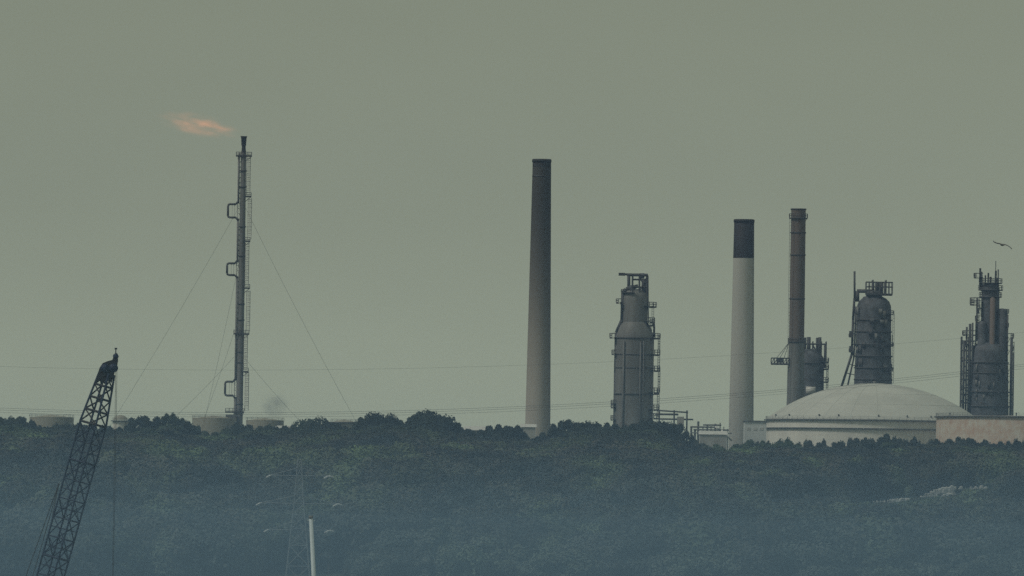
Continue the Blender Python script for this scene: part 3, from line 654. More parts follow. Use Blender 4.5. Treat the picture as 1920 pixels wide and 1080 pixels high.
def shed(label, D, u0, u1, v_top, roof_h, m_, dep=12, name='plant_shed', chim=None):
    x0, x1 = P(u0, v_top, D).x, P(u1, v_top, D).x; zt = P((u0+u1)/2, v_top, D).z; base = ground_h((x0+x1)/2, D)-.3
    t = thing(name, ((x0+x1)/2, D, base), label, 'shed')
    h = roof_h; ze = zt - h
    MB().box(((x0+x1)/2, D, (base+ze)/2), x1-x0, dep, ze-base).build('wall', m_, t)
    m = MB(); o = .4
    vs = [(x0-o, D-dep/2-o, ze), (x1+o, D-dep/2-o, ze), (x1+o, D+dep/2+o, ze), (x0-o, D+dep/2+o, ze), (x0-o, D, zt), (x1+o, D, zt)]
    m.add(vs, [(0,1,5,4), (2,3,4,5), (0,4,3), (1,2,5), (3,2,1,0)]); m.build('roof', M['steel_pale'], t)
    m = MB(); m.box(((x0+x1)/2, D-dep/2-.03, base+2), 3.2, .1, 4); m.build('door', M['pipe'], t)
shed('pale shed glimpsed in the dip of the skyline left of the tallest chimney', 3800, 872, 910, 799, 1.6, M['shed'])
shed('small grey shed half hidden by trees at the left foot of the tallest chimney', 3790, 978, 1004, 795, 1.2, M['concrete_pale'], 8)
shed('low pale plant building left of the banded chimney foot', 3810, 1312, 1362, 808, 1.4, M['shed'])
shed('tiny pale hut in the dip right of the flare stack', 3900, 519, 546, 798, 1.0, M['shed'], 8)
def low_plant():
    D = 3830; Z = Zs(1330, D); xs = lambda uu, v=810: P(uu, v, D).x; base = ground_h(xs(1330), D)-.3
    t = thing('pump_skid', (xs(1330), D, base), 'jumble of small pipes and posts between the pipe bridge and the banded chimney', 'pipework')
    rb = random.Random(5)
    for uu in (1296, 1303, 1309, 1318, 1326, 1333, 1341, 1350, 1357, 1364):
        vt = rb.uniform(790, 806); MB().bar((xs(uu), D+rb.uniform(-4,4), base), (xs(uu), D, Z(vt)), rb.uniform(.2,.5), n=6).build('post', M['pipe'], t)
    for v, a, b_ in ((801, 1294, 1345), (806, 1300, 1366), (812, 1296, 1372), (797, 1318, 1352)):
        MB().bar((xs(a), D-2, Z(v)), (xs(b_), D-2, Z(v)), rb.uniform(.18,.35), n=6).build('pipe', M['pipe'], t)
    MB().tube([(xs(1372), D-3, Z(826)), (xs(1352), D-3, Z(806)), (xs(1340), D-3, Z(800))], .35, 8).build('raking_pipe', M['steel_pale'], t)
    MB().lathe((xs(1327), D-5), [(1.9, base), (1.9, Z(812)), (1.2, Z(809)), (.01, Z(808))], 16).build('drum', M['steel_pale'], t)
low_plant()

# ------------------------------------------------------------------ flame and steam
def volume_blob(name, label, cat, cen, rad, colr, emis, dens, nscale, lo, hi, rot=0.0, power=1.0, scatter=True):
    bpy_m = bpy.data.materials.new(name + '_gas'); bpy_m.use_nodes = True; N, L = bpy_m.node_tree.nodes, bpy_m.node_tree.links
    N.remove(N['Principled BSDF']); v = N.new('ShaderNodeVolumePrincipled'); L.new(v.outputs[0], N['Material Output'].inputs['Volume'])
    tc_ = N.new('ShaderNodeTexCoord'); ln = N.new('ShaderNodeVectorMath'); ln.operation = 'LENGTH'; L.new(tc_.outputs['Object'], ln.inputs[0])
    fo = N.new('ShaderNodeMapRange'); fo.interpolation_type = 'SMOOTHERSTEP'; fo.inputs['From Min'].default_value = 1.0; fo.inputs['From Max'].default_value = 0.3; L.new(ln.outputs['Value'], fo.inputs['Value'])
    ns = N.new('ShaderNodeTexNoise'); ns.inputs['Scale'].default_value = nscale; ns.inputs['Detail'].default_value = 4
    L.new(tc_.outputs['Object'], ns.inputs['Vector'])
    nr_ = N.new('ShaderNodeMapRange'); nr_.inputs['From Min'].default_value = lo; nr_.inputs['From Max'].default_value = hi; L.new(ns.outputs[0], nr_.inputs['Value'])
    mu = N.new('ShaderNodeMath'); mu.operation = 'MULTIPLY'; L.new(fo.outputs[0], mu.inputs[0]); L.new(nr_.outputs[0], mu.inputs[1])
    m1 = N.new('ShaderNodeMath'); m1.operation = 'MULTIPLY'; m1.inputs[1].default_value = dens; L.new(mu.outputs[0], m1.inputs[0]); L.new(m1.outputs[0], v.inputs['Density'])
    v.inputs['Color'].default_value = (*(colr if not emis else (.3,.25,.2)), 1)
    if emis:
        m2 = N.new('ShaderNodeMath'); m2.operation = 'MULTIPLY'; m2.inputs[1].default_value = emis; L.new(mu.outputs[0], m2.inputs[0]); L.new(m2.outputs[0], v.inputs['Emission Strength'])
        v.inputs['Emission Color'].default_value = (*colr, 1)
    me = bpy.data.meshes.new(name); vs = []; fs = []; n, m_ = 24, 12
    for j in range(m_+1):
        th = math.pi*j/m_
        for i in range(n):
            a = 2*math.pi*i/n; vs.append((math.cos(th), math.sin(th)*math.cos(a), math.sin(th)*math.sin(a)))
    fs = [(j*n+i, j*n+(i+1) % n, (j+1)*n+(i+1) % n, (j+1)*n+i) for j in range(m_) for i in range(n)]
    me.from_pydata(vs, [], fs); me.validate()
    bm = bmesh.new(); bm.from_mesh(me); bmesh.ops.remove_doubles(bm, verts=bm.verts, dist=1e-4); bmesh.ops.recalc_face_normals(bm, faces=bm.faces); bm.to_mesh(me); bm.free()
    me.materials.append(bpy_m)
    o = bpy.data.objects.new(name, me); col.objects.link(o); o.location = cen; o.scale = rad; o.rotation_euler = (0, rot, 0)
    return tag(o, label, cat)
s_ = K*4300
volume_blob('flame', 'faint orange gas flame blown leftward from the tip of the flare stack', 'flame', P(372, 234, 4300), (92*s_, 26*s_, 26*s_), (1.0, .24, .06), .085, .002, 2.6, .44, .72, rot=math.radians(11))
volume_blob('steam_puff', 'small bluish puff of steam hanging low to the right of the flare stack', 'steam', P(515, 760, 4350), (34*s_, 20*s_, 32*s_), (.45,.5,.6), 0, .13, 2.0, .36, .60)

# ------------------------------------------------------------------ trees
def crown_mesh(name, R, H, nl, nleaf, leaf, seed, spiky=0.0, cone=0.0):
    g = np.random.default_rng(seed)
    cs = []; rs = []
    for i in range(nl):
        a = g.uniform(0, 2*math.pi); q = math.sqrt(g.uniform(0, 1))*.68; hz_ = g.uniform(.12, .80)
        lim = math.sqrt(max(.05, 1-((hz_-.35)/.65)**2)) if hz_ > .35 else .9
        r = g.uniform(.20, .36)*(1 - cone*.6*hz_); q *= 1 - cone*hz_
        cs.append((q*lim*R*math.cos(a), q*lim*R*math.sin(a), hz_*H)); rs.append(r*min(R, H))
    cs.append((0,0,(.68+.1*cone)*H)); rs.append(.32*min(R*1.2, H)*(1-.25*cone))
    cs = np.array(cs); rs = np.array(rs)
    w = rs**2/np.sum(rs**2); idx = g.choice(len(cs), nleaf, p=w)
    d = g.normal(size=(nleaf, 3)); d /= np.linalg.norm(d, axis=1)[:, None]
    rad = rs[idx]*(1 - np.abs(g.normal(0, .16, nleaf)) + g.uniform(0, .12+spiky, nleaf)*(g.uniform(size=nleaf) < .3))
    p = cs[idx] + d*rad[:, None]*np.array([1, 1, .85])
    p[:, 2] = np.clip(p[:, 2], 0.02*H, None)
    p[:, 2] *= H/np.percentile(p[:, 2], 99.7)
    nrm = d + g.normal(0, .34, (nleaf, 3)); nrm /= np.linalg.norm(nrm, axis=1)[:, None]
    t = np.cross(nrm, g.normal(size=(nleaf, 3))); t /= np.linalg.norm(t, axis=1)[:, None]; b_ = np.cross(nrm, t)
    sz = leaf*g.uniform(.6, 1.35, nleaf)[:, None]
    q0 = p + t*sz; q1 = p + b_*sz*.7; q2 = p - t*sz; q3 = p - b_*sz*.7
    V = np.stack([q0, q1, q2, q3], 1).reshape(-1, 3)
    me = bpy.data.meshes.new(name)
    me.vertices.add(len(V)); me.vertices.foreach_set('co', V.ravel())
    me.loops.add(len(V)); me.loops.foreach_set('vertex_index', np.arange(len(V), dtype=np.int32))
    me.polygons.add(nleaf); me.polygons.foreach_set('loop_start', np.arange(0, 4*nleaf, 4, dtype=np.int32)); me.polygons.foreach_set('loop_total', np.full(nleaf, 4, dtype=np.int32))
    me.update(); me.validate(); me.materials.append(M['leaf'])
    return me
def trunk_mesh(R, H, below, seed):
    g = random.Random(seed); m = MB()
    m.bar((0,0,-below), (0,0,H*.35), .34, .22, 8)
    for i in range(6):
        a = g.uniform(0, 6.28); z = g.uniform(-.1, .3)*H
        m.bar((0,0,z), (math.cos(a)*R*.6, math.sin(a)*R*.6, z+H*g.uniform(.25,.45)), .14, .04, 5)
    m.bar((0,0,H*.35), (g.uniform(-.5,.5), g.uniform(-.5,.5), H*.85), .22, .04, 6)
    me = bpy.data.meshes.new('trunk'); me.from_pydata(m.v, [], m.f); me.update(); me.materials.append(M['bark']); return me
# unit variants; small trees r=3.6 m, h=7 m; broad trees r=10 m, h=11 m
SMALL = [crown_mesh('crown', 3.6, 7.5, 13, 3000, .30, 20+i, .1) for i in range(4)]
JAG = [crown_mesh('crown', 2.8, 8.0, 10, 2600, .28, 60+i, .35, .3) for i in range(3)]
BROAD = [crown_mesh('crown', 10.0, 10.0, 46, 13000, .42, 40+i, .05) for i in range(3)]
TS = trunk_mesh(3.6, 7.5, 5.5, 1); TB = trunk_mesh(10, 10, 6, 2)
def tree(x, y, ztop, rad, kind, label, group, sz=1.0):
    gz = ground_h(x, y) - .2
    meshes, R0, H0, tm = {'small': (SMALL, 3.6, 7.5, TS), 'jag': (JAG, 2.8, 8.0, TS), 'broad': (BROAD, 10.0, 10.0, TB)}[kind]
    total = ztop - gz; ch = min(total*.92, H0*max(1.1, rad/R0)*1.35) if kind != 'broad' else min(total*.9, 13)
    t = thing('tree', (x, y, gz), label, 'tree', group)
    cr = bpy.data.objects.new('crown', random.choice(meshes)); col.objects.link(cr); cr.parent = t
    cr.location = (0, 0, total-ch); cr.scale = (rad/R0, rad/R0, ch/H0); cr.rotation_euler = (0, 0, random.uniform(0, 6.28))
    tr = bpy.data.objects.new('trunk', tm); col.objects.link(tr); tr.parent = t
    zs = ch/H0; tr.location = (0, 0, total-ch); tr.scale = (rad/R0, rad/R0, zs)
    below = 5.5 if tm is TS else 6
    tr.scale.z = max(zs, (total-ch)/below)
    return cr, tr
# the broad mounds first
first = {}
for (u, v, r_px, lab) in ((590, 786, 50, 'wide low dome-shaped tree on the skyline, first mound right of the flare stack'),
                          (712, 776, 46, 'broad rounded tree on the skyline, left one of the two touching mounds'),
                          (808, 773, 56, 'largest rounded tree on the skyline, right one of the two touching mounds'),
                          (1222, 790, 60, 'wide tree mass in front of the pipe bridge, ending where the skyline drops')):
    p = P(u, v, CREST_D-6); cr, tr = tree(p.x, p.y, p.z, r_px*K*CREST_D, 'broad', lab, None); first['broad'] = (cr, tr)
ORD = 'first second third fourth fifth sixth seventh eighth ninth tenth eleventh twelfth thirteenth fourteenth fifteenth sixteenth seventeenth eighteenth nineteenth twentieth'.split()
ORD += ['twenty-' + q for q in ORD[:9]] + ['thirtieth'] + ['thirty-' + q for q in ORD[:9]]
segs = [(-260, 150, 'small', 'bushy skyline tree left of the crane boom', 'skyline trees left of the crane boom'),
        (150, 244, 'small', 'low skyline tree just behind the crane boom', 'skyline trees by the crane boom'),
        (244, 378, 'jag', 'ragged tree in the clump left of the flare stack', 'ragged clump between crane and flare'),
        (378, 545, 'small', 'low bushy tree around the foot of the flare stack', 'skyline trees at the flare stack foot'),
        (545, 880, 'small', 'tree filling in around the rounded skyline mounds', 'trees around the rounded mounds'),
        (880, 1036, 'small', 'low tree on the skyline around the tallest chimney foot', 'trees at the tallest chimney foot'),
        (1036, 1298, 'jag', 'dark tree on the skyline in front of the stepped column', 'trees before the stepped column'),
        (1298, 1400, 'small', 'low bushy tree in front of the banded chimney foot', 'trees before the banded chimney'),
        (1400, 1755, 'jag', 'small pointed tree standing against the white domed tank', 'trees against the white domed tank'),
        (1755, 2150, 'jag', 'small tree standing against the rust-stained tank', 'trees against the rust-stained tank')]
for u0, u1, kind, lab, grp in segs:
    u = max(u0 + 6, -30); u1 = min(u1, 1955); count = 0
    while u < u1:
        lim = min(prof(u-6), prof(u+6), prof(u)) if kind == 'jag' else prof(u)
        v = prof(u); rpx = random.uniform(12, 22) if kind == 'jag' else random.uniform(17, 26)
        if u > 1400: rpx *= .85
        # keep shoulders under the profile on steep parts
        dip = max(prof(u-rpx*.7), prof(u+rpx*.7)) - v
        v2 = v + random.uniform(-2, 3)
        if dip > 8: rpx *= .75
        D = CREST_D + random.uniform(-8, 8)
        p = P(u, v2, D); cr, tr = tree(p.x, D, p.z, rpx*K*D, kind, ORD[count] + ' from the left: ' + lab, grp); count += 1
        first.setdefault(kind, (cr, tr))
        u += rpx*(.85 if kind == 'small' else .8)

# the wood covering the slope: uncountable, one object
def on_slope(u, v, above):
    y = 2750.0
    while y < 3600:
        p = P(u, v, y)
        if p.z - ground_h(p.x, y) < above: return y
        y += 4
    return y
OUT = [('thin pale rock ledge sloping up rightward, lowest of the pale ledges in the wood', [(1628,944,2),(1660,940,3),(1688,938,5),(1702,934,5)], 1),
 ('largest pale rock ledge among the trees below the white tank', [(1726,932,3),(1748,924,4),(1765,916,5),(1790,914,5),(1808,916,4)], 2),
 ('small round pale boulder hanging below the largest pale ledge', [(1768,931,4),(1780,927,6),(1786,931,5)], 3),
 ('short pale rock ledge furthest right in the wood', [(1822,915,3),(1838,914,4),(1849,918,5)], 4)]
CLEAR = []
for lab_, pp, sd_ in OUT:
    um = (pp[0][0]+pp[-1][0])/2; vm = sum(q[1] for q in pp)/len(pp); yo = on_slope(um, vm, 4.0)
    for a_, b_ in zip(pp[:-1], pp[1:]): CLEAR.append((a_[0], b_[0], max(a_[1], b_[1]), yo))
def woodland():
    pts = []; sc = []; zs = []; vr = []
    y = 2668.0
    while y < 3688:
        step = 7.2 + 2.0*(y-2668)/1000
        x = -262.0 + random.uniform(0, step)
        while x < 262:
            xx = x + random.uniform(-1.8, 1.8); yy = y + random.uniform(-1.8, 1.8)
            u_, _ = to_px(xx, yy, 40)
            if -330 < u_ < 2250:
                big = noise.noise(Vector((xx*.03, yy*.02, 7.7)))
                q = random.choice((.9, 1.2, 1.6, 1.9, 2.2, 2.6))*random.uniform(.9, 1.1)*(1 + .35*big)
                gz = ground_h(xx, yy)
                h = (6.0 + 3.0*q)*random.uniform(.85, 1.15)*(1 + .3*big)
                bro = q > 1.5 and yy < 3560
                rp = (10.0 if bro else 3.8)*(q/2.0 if bro else q)/(K*yy)
                if yy > 3000:    # never above the skyline
                    u_, _ = to_px(xx, yy, 50); lim = P(u_, max(prof(u_+f*rp) for f in (-1, -.6, -.3, 0, .3, .6, 1)) + 4 + (3690-yy)*.08, yy).z
                    h = min(h, lim-gz)
                if abs(xx + 56) < 15 and yy < 2712: h = 0
                for (ua, ub, vv, yo) in CLEAR:
                    if yy < yo+4:
                        u_, _ = to_px(xx, yy, 35)
                        if ua-rp < u_ < ub+rp: h = min(h, P(u_, vv+1, yy).z - gz)
                if h > 2.5: pts.append((xx, yy, gz)); sc.append(q if not bro else q/2.0); zs.append(h if not bro else h*10.5/13.2); vr.append(random.random() if not bro else 2+random.random())
            x += step
        y += step*.95
    me = bpy.data.meshes.new('woodland'); me.from_pydata(pts, [], [])
    for nm, arr in (('rad', sc), ('hgt', zs), ('sel', vr)):
        a = me.attributes.new(nm, 'FLOAT', 'POINT'); a.data.foreach_set('value', np.array(arr, np.float32))
    o = bpy.data.objects.new('woodland', me); col.objects.link(o); tag(o, kind='stuff')
    o['label'] = 'hazy mixed broadleaf wood covering the whole slope below the refinery'; o['category'] = 'woodland'
    ng = bpy.data.node_groups.new('woodland', 'GeometryNodeTree')
    ng.interface.new_socket('Geometry', in_out='INPUT', socket_type='NodeSocketGeometry'); ng.interface.new_socket('Geometry', in_out='OUTPUT', socket_type='NodeSocketGeometry')
    N, L = ng.nodes, ng.links; gi = N.new('NodeGroupInput'); go = N.new('NodeGroupOutput'); join = N.new('GeometryNodeJoinGeometry')
    def attr(n):
        a = N.new('GeometryNodeInputNamedAttribute'); a.data_type = 'FLOAT'; a.inputs['Name'].default_value = n; return a.outputs['Attribute']
    def fm(op, a, b_):
        m = N.new('ShaderNodeMath'); m.operation = op
        for i, q in enumerate((a, b_)):
            if isinstance(q, (int, float)): m.inputs[i].default_value = q
            else: L.new(q, m.inputs[i])
        return m.outputs[0]
    variants = [(SMALL[0],-.1,.3), (SMALL[1],.3,.55), (SMALL[2],.55,.8), (JAG[0],.8,1.01), (BROAD[0],1.9,2.35), (BROAD[1],2.35,2.7), (BROAD[2],2.7,3.1)]
    srcs = {}
    for ob in bpy.data.objects:
        if ob.name.startswith('crown'): srcs.setdefault(ob.data.name, ob)
    trs = [ob for ob in bpy.data.objects if ob.name.startswith('trunk') and ob.data == TS][0]
    rv = N.new('FunctionNodeRandomValue'); rv.data_type = 'FLOAT'; rv.inputs[3].default_value = 6.28
    cx = N.new('ShaderNodeCombineXYZ'); L.new(rv.outputs[1], cx.inputs[2])
    for me_, lo, hi in variants:
        ob = srcs.get(me_.name)
        if ob is None: continue
        oi = N.new('GeometryNodeObjectInfo'); oi.inputs['Object'].default_value = ob; oi.transform_space = 'ORIGINAL'; oi.inputs['As Instance'].default_value = False
        ot = N.new('GeometryNodeObjectInfo'); ot.inputs['Object'].default_value = trs; ot.inputs['As Instance'].default_value = False
        j2 = N.new('GeometryNodeJoinGeometry'); L.new(oi.outputs['Geometry'], j2.inputs[0]); L.new(ot.outputs['Geometry'], j2.inputs[0])
        tf = N.new('GeometryNodeTransform'); tf.inputs['Translation'].default_value = (0,0,3.0); L.new(j2.outputs[0], tf.inputs[0])
        ip = N.new('GeometryNodeInstanceOnPoints'); L.new(gi.outputs[0], ip.inputs['Points']); L.new(tf.outputs[0], ip.inputs['Instance'])
        sel = fm('MULTIPLY', fm('GREATER_THAN', attr('sel'), lo), fm('LESS_THAN', attr('sel'), hi)); L.new(sel, ip.inputs['Selection'])
        L.new(cx.outputs[0], ip.inputs['Rotation'])
        cs = N.new('ShaderNodeCombineXYZ'); r_ = attr('rad'); L.new(r_, cs.inputs[0]); L.new(r_, cs.inputs[1]); L.new(fm('DIVIDE', attr('hgt'), 10.5), cs.inputs[2])
        L.new(cs.outputs[0], ip.inputs['Scale']); L.new(ip.outputs[0], join.inputs[0])
    L.new(join.outputs[0], go.inputs[0])
    md = o.modifiers.new('scatter', 'NODES'); md.node_group = ng
    print('woodland points', len(pts))
woodland()

# ------------------------------------------------------------------ pale rock outcrops in the wood
def outcrop(label, pts, D, seed):
    """irregular lumps of pale rock along a line of photo points (u, v, halfheight px)"""
    g = random.Random(seed); s = K*D
    c0 = P(pts[0][0], pts[0][1], D); m = MB()
    for i in range(len(pts)-1):
        (ua, va, ha), (ub, vb, hb) = pts[i], pts[i+1]; n = max(3, int(abs(ub-ua)/3.5))
        for j in range(n):
            f = j/n; p = P(ua+(ub-ua)*f + g.uniform(-3,3), va+(vb-va)*f + g.uniform(-2,2), D); r = (ha+(hb-ha)*f)*s*g.uniform(.35,.75)
            vs = []; k1, k2 = 7, 5
            for a in range(k2+1):
                th = math.pi*a/k2
                for b_ in range(k1):
                    ph = 2*math.pi*b_/k1; rr = r*g.uniform(.75,1.2)
                    vx, vy = p.x + 1.7*rr*math.sin(th)*math.cos(ph), p.y + 1.3*rr*math.sin(th)*math.sin(ph); vs.append((vx, vy, p.z + rr*math.cos(th) if a < 4 else min(p.z-.6*rr, ground_h(vx, vy)-.4)))
            m.add(vs, [(a*k1+b_, a*k1+(b_+1) % k1, (a+1)*k1+(b_+1) % k1, (a+1)*k1+b_) for a in range(k2) for b_ in range(k1)])
    o = m.build('rock_outcrop', M['rock']); tag(o, label, 'rock')
for lab_, pp, sd_ in OUT:
    outcrop(lab_, pp, on_slope((pp[0][0]+pp[-1][0])/2, sum(q[1] for q in pp)/len(pp), 4.0) - (2 if sd_ == 3 else 0), sd_)

# ------------------------------------------------------------------ pylons and wires
def pylon(label, x, y, H, base, arms, wb=7.5, wt=1.6, group=None, arm_z=None, ins=2.4, rz=0.0, th=.16):
    t = thing('pylon', (0,0,0), label, 'pylon', group)
    def wd(z): return wb + (wt-wb)*min(1, z/(H*.72)) if z < H*.72 else wt*(1 - .55*(z-H*.72)/(H*.28))
    leg_sets = [(-1,-1),(1,-1),(1,1),(-1,1)]
    pt = lambda sx, sy, z: Vector((sx*wd(z)/2, sy*wd(z)/2, z))
    zs = [0]; 
    while zs[-1] < H*.72: zs.append(zs[-1] + max(1.8, wd(zs[-1])*.95))
    while zs[-1] < H-2: zs.append(zs[-1]+2.4)
    zs.append(H)
    for sx, sy in leg_sets:
        m = MB()
        for a, b_ in zip(zs[:-1], zs[1:]): m.bar(pt(sx,sy,a), pt(sx,sy,b_), th, n=4)
        m.build('leg', M['pylon_steel'], t)
    m = MB()
    for a, b_ in zip(zs[:-1], zs[1:]):
        for i in range(4):
            s0, s1 = leg_sets[i], leg_sets[(i+1) % 4]
            m.bar(pt(*s0, a), pt(*s1, b_), th*.55, n=4); m.bar(pt(*s1, a), pt(*s0, b_), th*.55, n=4); m.bar(pt(*s0, b_), pt(*s1, b_), th*.5, n=4)
    m.build('bracing', M['pylon_steel'], t)
    tips = []
    for z, L_ in arms:
        for sd_ in (-1, 1):
            m = MB(); w = wd(z)/2; tip = Vector((sd_*L_, 0, z))
            for sy in (-1, 1):
                m.bar((sd_*w, sy*w, z), tip, th*.7, n=4); m.bar((sd_*w, sy*w, z+2.0), tip, th*.6, n=4)
                for f in (.25, .5, .75): m.bar(Vector((sd_*w, sy*w, z)).lerp(tip, f), Vector((sd_*w, sy*w, z+2.0)).lerp(tip, f), th*.45, n=4)
            am = m.build('crossarm', M['pylon_steel'], t)
            mi = MB()
            for sg in (-1, 1):
                dr = Vector((.62*sg, .78*sg, -.16 if sg > 0 else -.35)).normalized(); mi.bar(tip, tip + dr*ins, .09, n=5)
                for k_ in range(7): q = tip + dr*(.3 + k_*(ins-.4)/6); mi.bar(q - dr*.06, q + dr*.06, .27, n=8)
            mi.build('insulator', M['insulator'], am)
            tips.append(Vector((tip.x, tip.y, z-ins)))
    t.location = (x, y, base); t.rotation_euler = (0, 0, rz)
    ca, sa = math.cos(rz), math.sin(rz)
    return [Vector((x + q.x*ca - q.y*sa, y + q.x*sa + q.y*ca, base + q.z)) for q in tips]
D_ = 2668; pc = P(560, 1000, D_); sp_ = K*D_
zz = [P(560, v, D_).z for v in (994, 944, 892, 862)]
bz = ground_h(pc.x, D_)
pylon('faint lattice pylon standing in front of the wood, left of the pale mast', pc.x, D_, zz[3]-bz, bz, [(zz[0]-bz, 57*sp_), (zz[1]-bz, 72*sp_), (zz[2]-bz, 54*sp_)], wb=7.0, wt=2.2, ins=1.8, th=.15)

# overhead line crossing the view, strung between two tall pylons outside the frame
DL = 2760.0
def span(label, pix, r, name='overhead_wire', dy=0):
    us = np.array([p[0] for p in pix], float); vs_ = np.array([p[1] for p in pix], float); cf = np.polyfit(us, vs_, 2)
    pts = []
    for u in np.linspace(-420, 2340, 60): pts.append(P(u, np.polyval(cf, u), DL, 0) + Vector((0, dy, 0)))
    o = MB().tube(pts, r, 5).build(name, M['wire']); tag(o, label, 'wire', 'overhead wires crossing the sky'); return pts
low = [(0,765),(650,772),(1000,761),(1320,742),(1800,697)]
off = lambda q, d: [(a, b_+d) for a, b_ in q]
w1 = span('lone upper overhead wire crossing high behind the chimneys', [(0,688),(500,692),(1000,684),(1500,660),(1920,622)], .018)
w2 = span('top wire of the lower bundle crossing just above the trees', low, .034)
w3 = span('middle wire of the lower bundle crossing just above the trees', off(low, 3.5), .032, dy=1.5)
w4 = span('bottom wire of the lower bundle crossing just above the trees', off(low, 8), .028, dy=3)
for k_, (i, lab) in enumerate(((0, 'tall lattice pylon beyond the left edge of the view'), (-1, 'tall lattice pylon beyond the right edge of the view'))):
    a = w1[i]; gz = ground_h(a.x, DL); H = a.z - gz
    pylon(lab, a.x, DL, H+4, gz, [(w3[i].z-gz+1.5, 6.5), ((w1[i].z+w3[i].z)/2-gz, 8.5), (a.z-gz, 5.5)], wb=10, wt=2.6, rz=math.pi/2)

# ------------------------------------------------------------------ near things: crane, mast, gull
def crane():
    D = 870.0; s = K*D
    foot = P(24.6, 1372, D); foot.z = 4.2
    knee = P(174.5, 795, D); tipb = P(200.5, 700, D)
    base = Vector((foot.x - 1.5, D, 2.2))
    t = thing('crane', base, 'dark lattice-boom crane leaning right, hook rope hanging from its tip', 'crane')
    ax = (knee-foot); L_ = ax.length; axn = ax.normalized()
    side = Vector((axn.z, 0, -axn.x)); dep = Vector((0,1,0)); th = math.radians(15); R = 25.6*s
    offs = [(R*math.cos(th+k_*math.pi/2), R*math.sin(th+k_*math.pi/2)) for k_ in range(4)]
    n = 15
    def node(f, k_):          # f: 0..1 along lower boom
        w = min(1, .25 + f*6)
        return foot + ax*f + (side*offs[k_][0] + dep*offs[k_][1])*w
    ax2 = tipb - knee
    def node2(f, k_):
        w = 1 - .42*f
        return knee + ax2*f + (side*offs[k_][0] + dep*offs[k_][1])*w
    for k_ in range(4):
        m = MB(); m.tube([node(i/n, k_) for i in range(n+1)], .085, 6); m.tube([node2(i/3, k_) for i in range(4)], .10, 6); m.build('chord', M['crane_paint'], t)
    m = MB()
    for i in range(n):
        for k_ in range(4):
            m.bar(node(i/n, k_).lerp(node((i+1)/n, k_), .5), node(i/n, (k_+1) % 4).lerp(node((i+1)/n, (k_+1) % 4), .5), .035, n=4)
            a, b_ = node(i/n, k_), node((i+1)/n, (k_+1) % 4); c_, d_ = node(i/n, (k_+1) % 4), node((i+1)/n, k_)
            if i % 2: a, b_ = c_, d_
            m.bar(a, b_, .055, n=4); m.bar(c_, d_, .035, n=4); m.bar(node(i/n, k_), node(i/n, (k_+1) % 4), .055, n=4)
            if i % 5 == 3: m.bar(c_, d_, .05, n=4); m.bar(node(i/n, k_), node(i/n, (k_+1) % 4), .10, n=4)
    m.build('lacing', M['crane_paint'], t)
    m = MB(); n2 = 4
    for i in range(n2):
        for k_ in range(4):
            m.bar(node2(i/n2, k_ if i % 2 else (k_+1) % 4), node2((i+1)/n2, (k_+1) % 4 if i % 2 else k_), .075, n=4)
            m.bar(node2(i/n2, k_), node2(i/n2, (k_+1) % 4), .10, n=4)
    m.build('head_lacing', M['crane_head'], t)
    # plated boom head: outline in photo pixels, thick in depth
    outl = [(180,716),(184,700),(187,690),(193,681),(203,677),(211,675),(214,666),(217,661),(220,663),(221,676),(219,688),(215,697),(212,706),(209,718),(203,712),(196,720),(188,712)]
    m = MB(); vs = []
    for dy in (-.55, .55):
        for (u, v) in outl: q = P(u, v, D); vs.append((q.x, D+dy, q.z))
    N_ = len(outl); m.add(vs, [tuple(range(N_)), tuple(range(2*N_-1, N_-1, -1))] + [(i, (i+1) % N_, N_+(i+1) % N_, N_+i) for i in range(N_)])
    hd = m.build('boom_head', M['crane_head'], t)
    for u, v in ((213, 690), (197, 690), (217, 668)):
        q = P(u, v, D); m = MB(); r_ = .36 if v != 668 else .22
        for dy in (-.7, .7): m.bar((q.x, D+dy-.08, q.z), (q.x, D+dy+.08, q.z), r_, n=16)
        m.build('sheave', M['crane_paint'], hd)
    q = P(217, 662, D); m = MB(); m.bar(q, q+Vector((0,0,.35)), .05, n=6); m.box(q+Vector((0,0,.38)), .22, .22, .14); m.build('warning_light', M['rope'], hd)
    # hoist rope and hook block
    q = P(218.3, 676, D); m = MB()
    for dx in (-.05, .06): m.bar((q.x+dx, D, q.z), (q.x+dx*.6, D, 9.0), .017, n=4)
    m.build('hoist_rope', M['rope'], t)
    m = MB(); m.box((q.x, D, 8.6), .7, .5, 1.1); m.tube([(q.x, D, 8.1), (q.x, D, 7.7), (q.x+.22, D, 7.45), (q.x+.1, D, 7.2), (q.x-.15, D, 7.3)], .08, 6); m.build('hook_block', M['crane_paint'], t)
    # boom suspension lines behind
    gan = foot + Vector((-7.0, 0, 3.6))
    m = MB()
    pa, pb = P(111, 905, D), P(49, 1080, D); d = (pb-pa); e1 = pa + d*((pa.z-6)/(pa.z-pb.z))
    m.bar(pa, e1, .035, n=4); m.bar(pa, node(.62, 2), .03, n=4)
    pa2, pb2 = P(99, 950, D), P(62, 1080, D); d = pb2-pa2; m.bar(pa2, pa2+d*((pa2.z-6)/(pa2.z-pb2.z)), .03, n=4); m.bar(pa2, pa, .03, n=4)
    m.build('pendant_rope', M['rope'], t)
    pts_e = e1
    # house, gantry, counterweight, cab, crawlers
    m = MB(); m.box((foot.x-3.2, D, 5.0), 7.6, 3.2, 2.4); m.build('machinery_house', M['crane_paint'], t)
    m = MB(); m.box((foot.x-7.6, D, 4.7), 1.4, 3.6, 2.6); m.build('counterweight', M['crane_head'], t)
    m = MB(); m.box((foot.x+.8, D-2.2, 5.2), 1.9, 1.3, 2.3); cb = m.build('cab', M['crane_paint'], t)
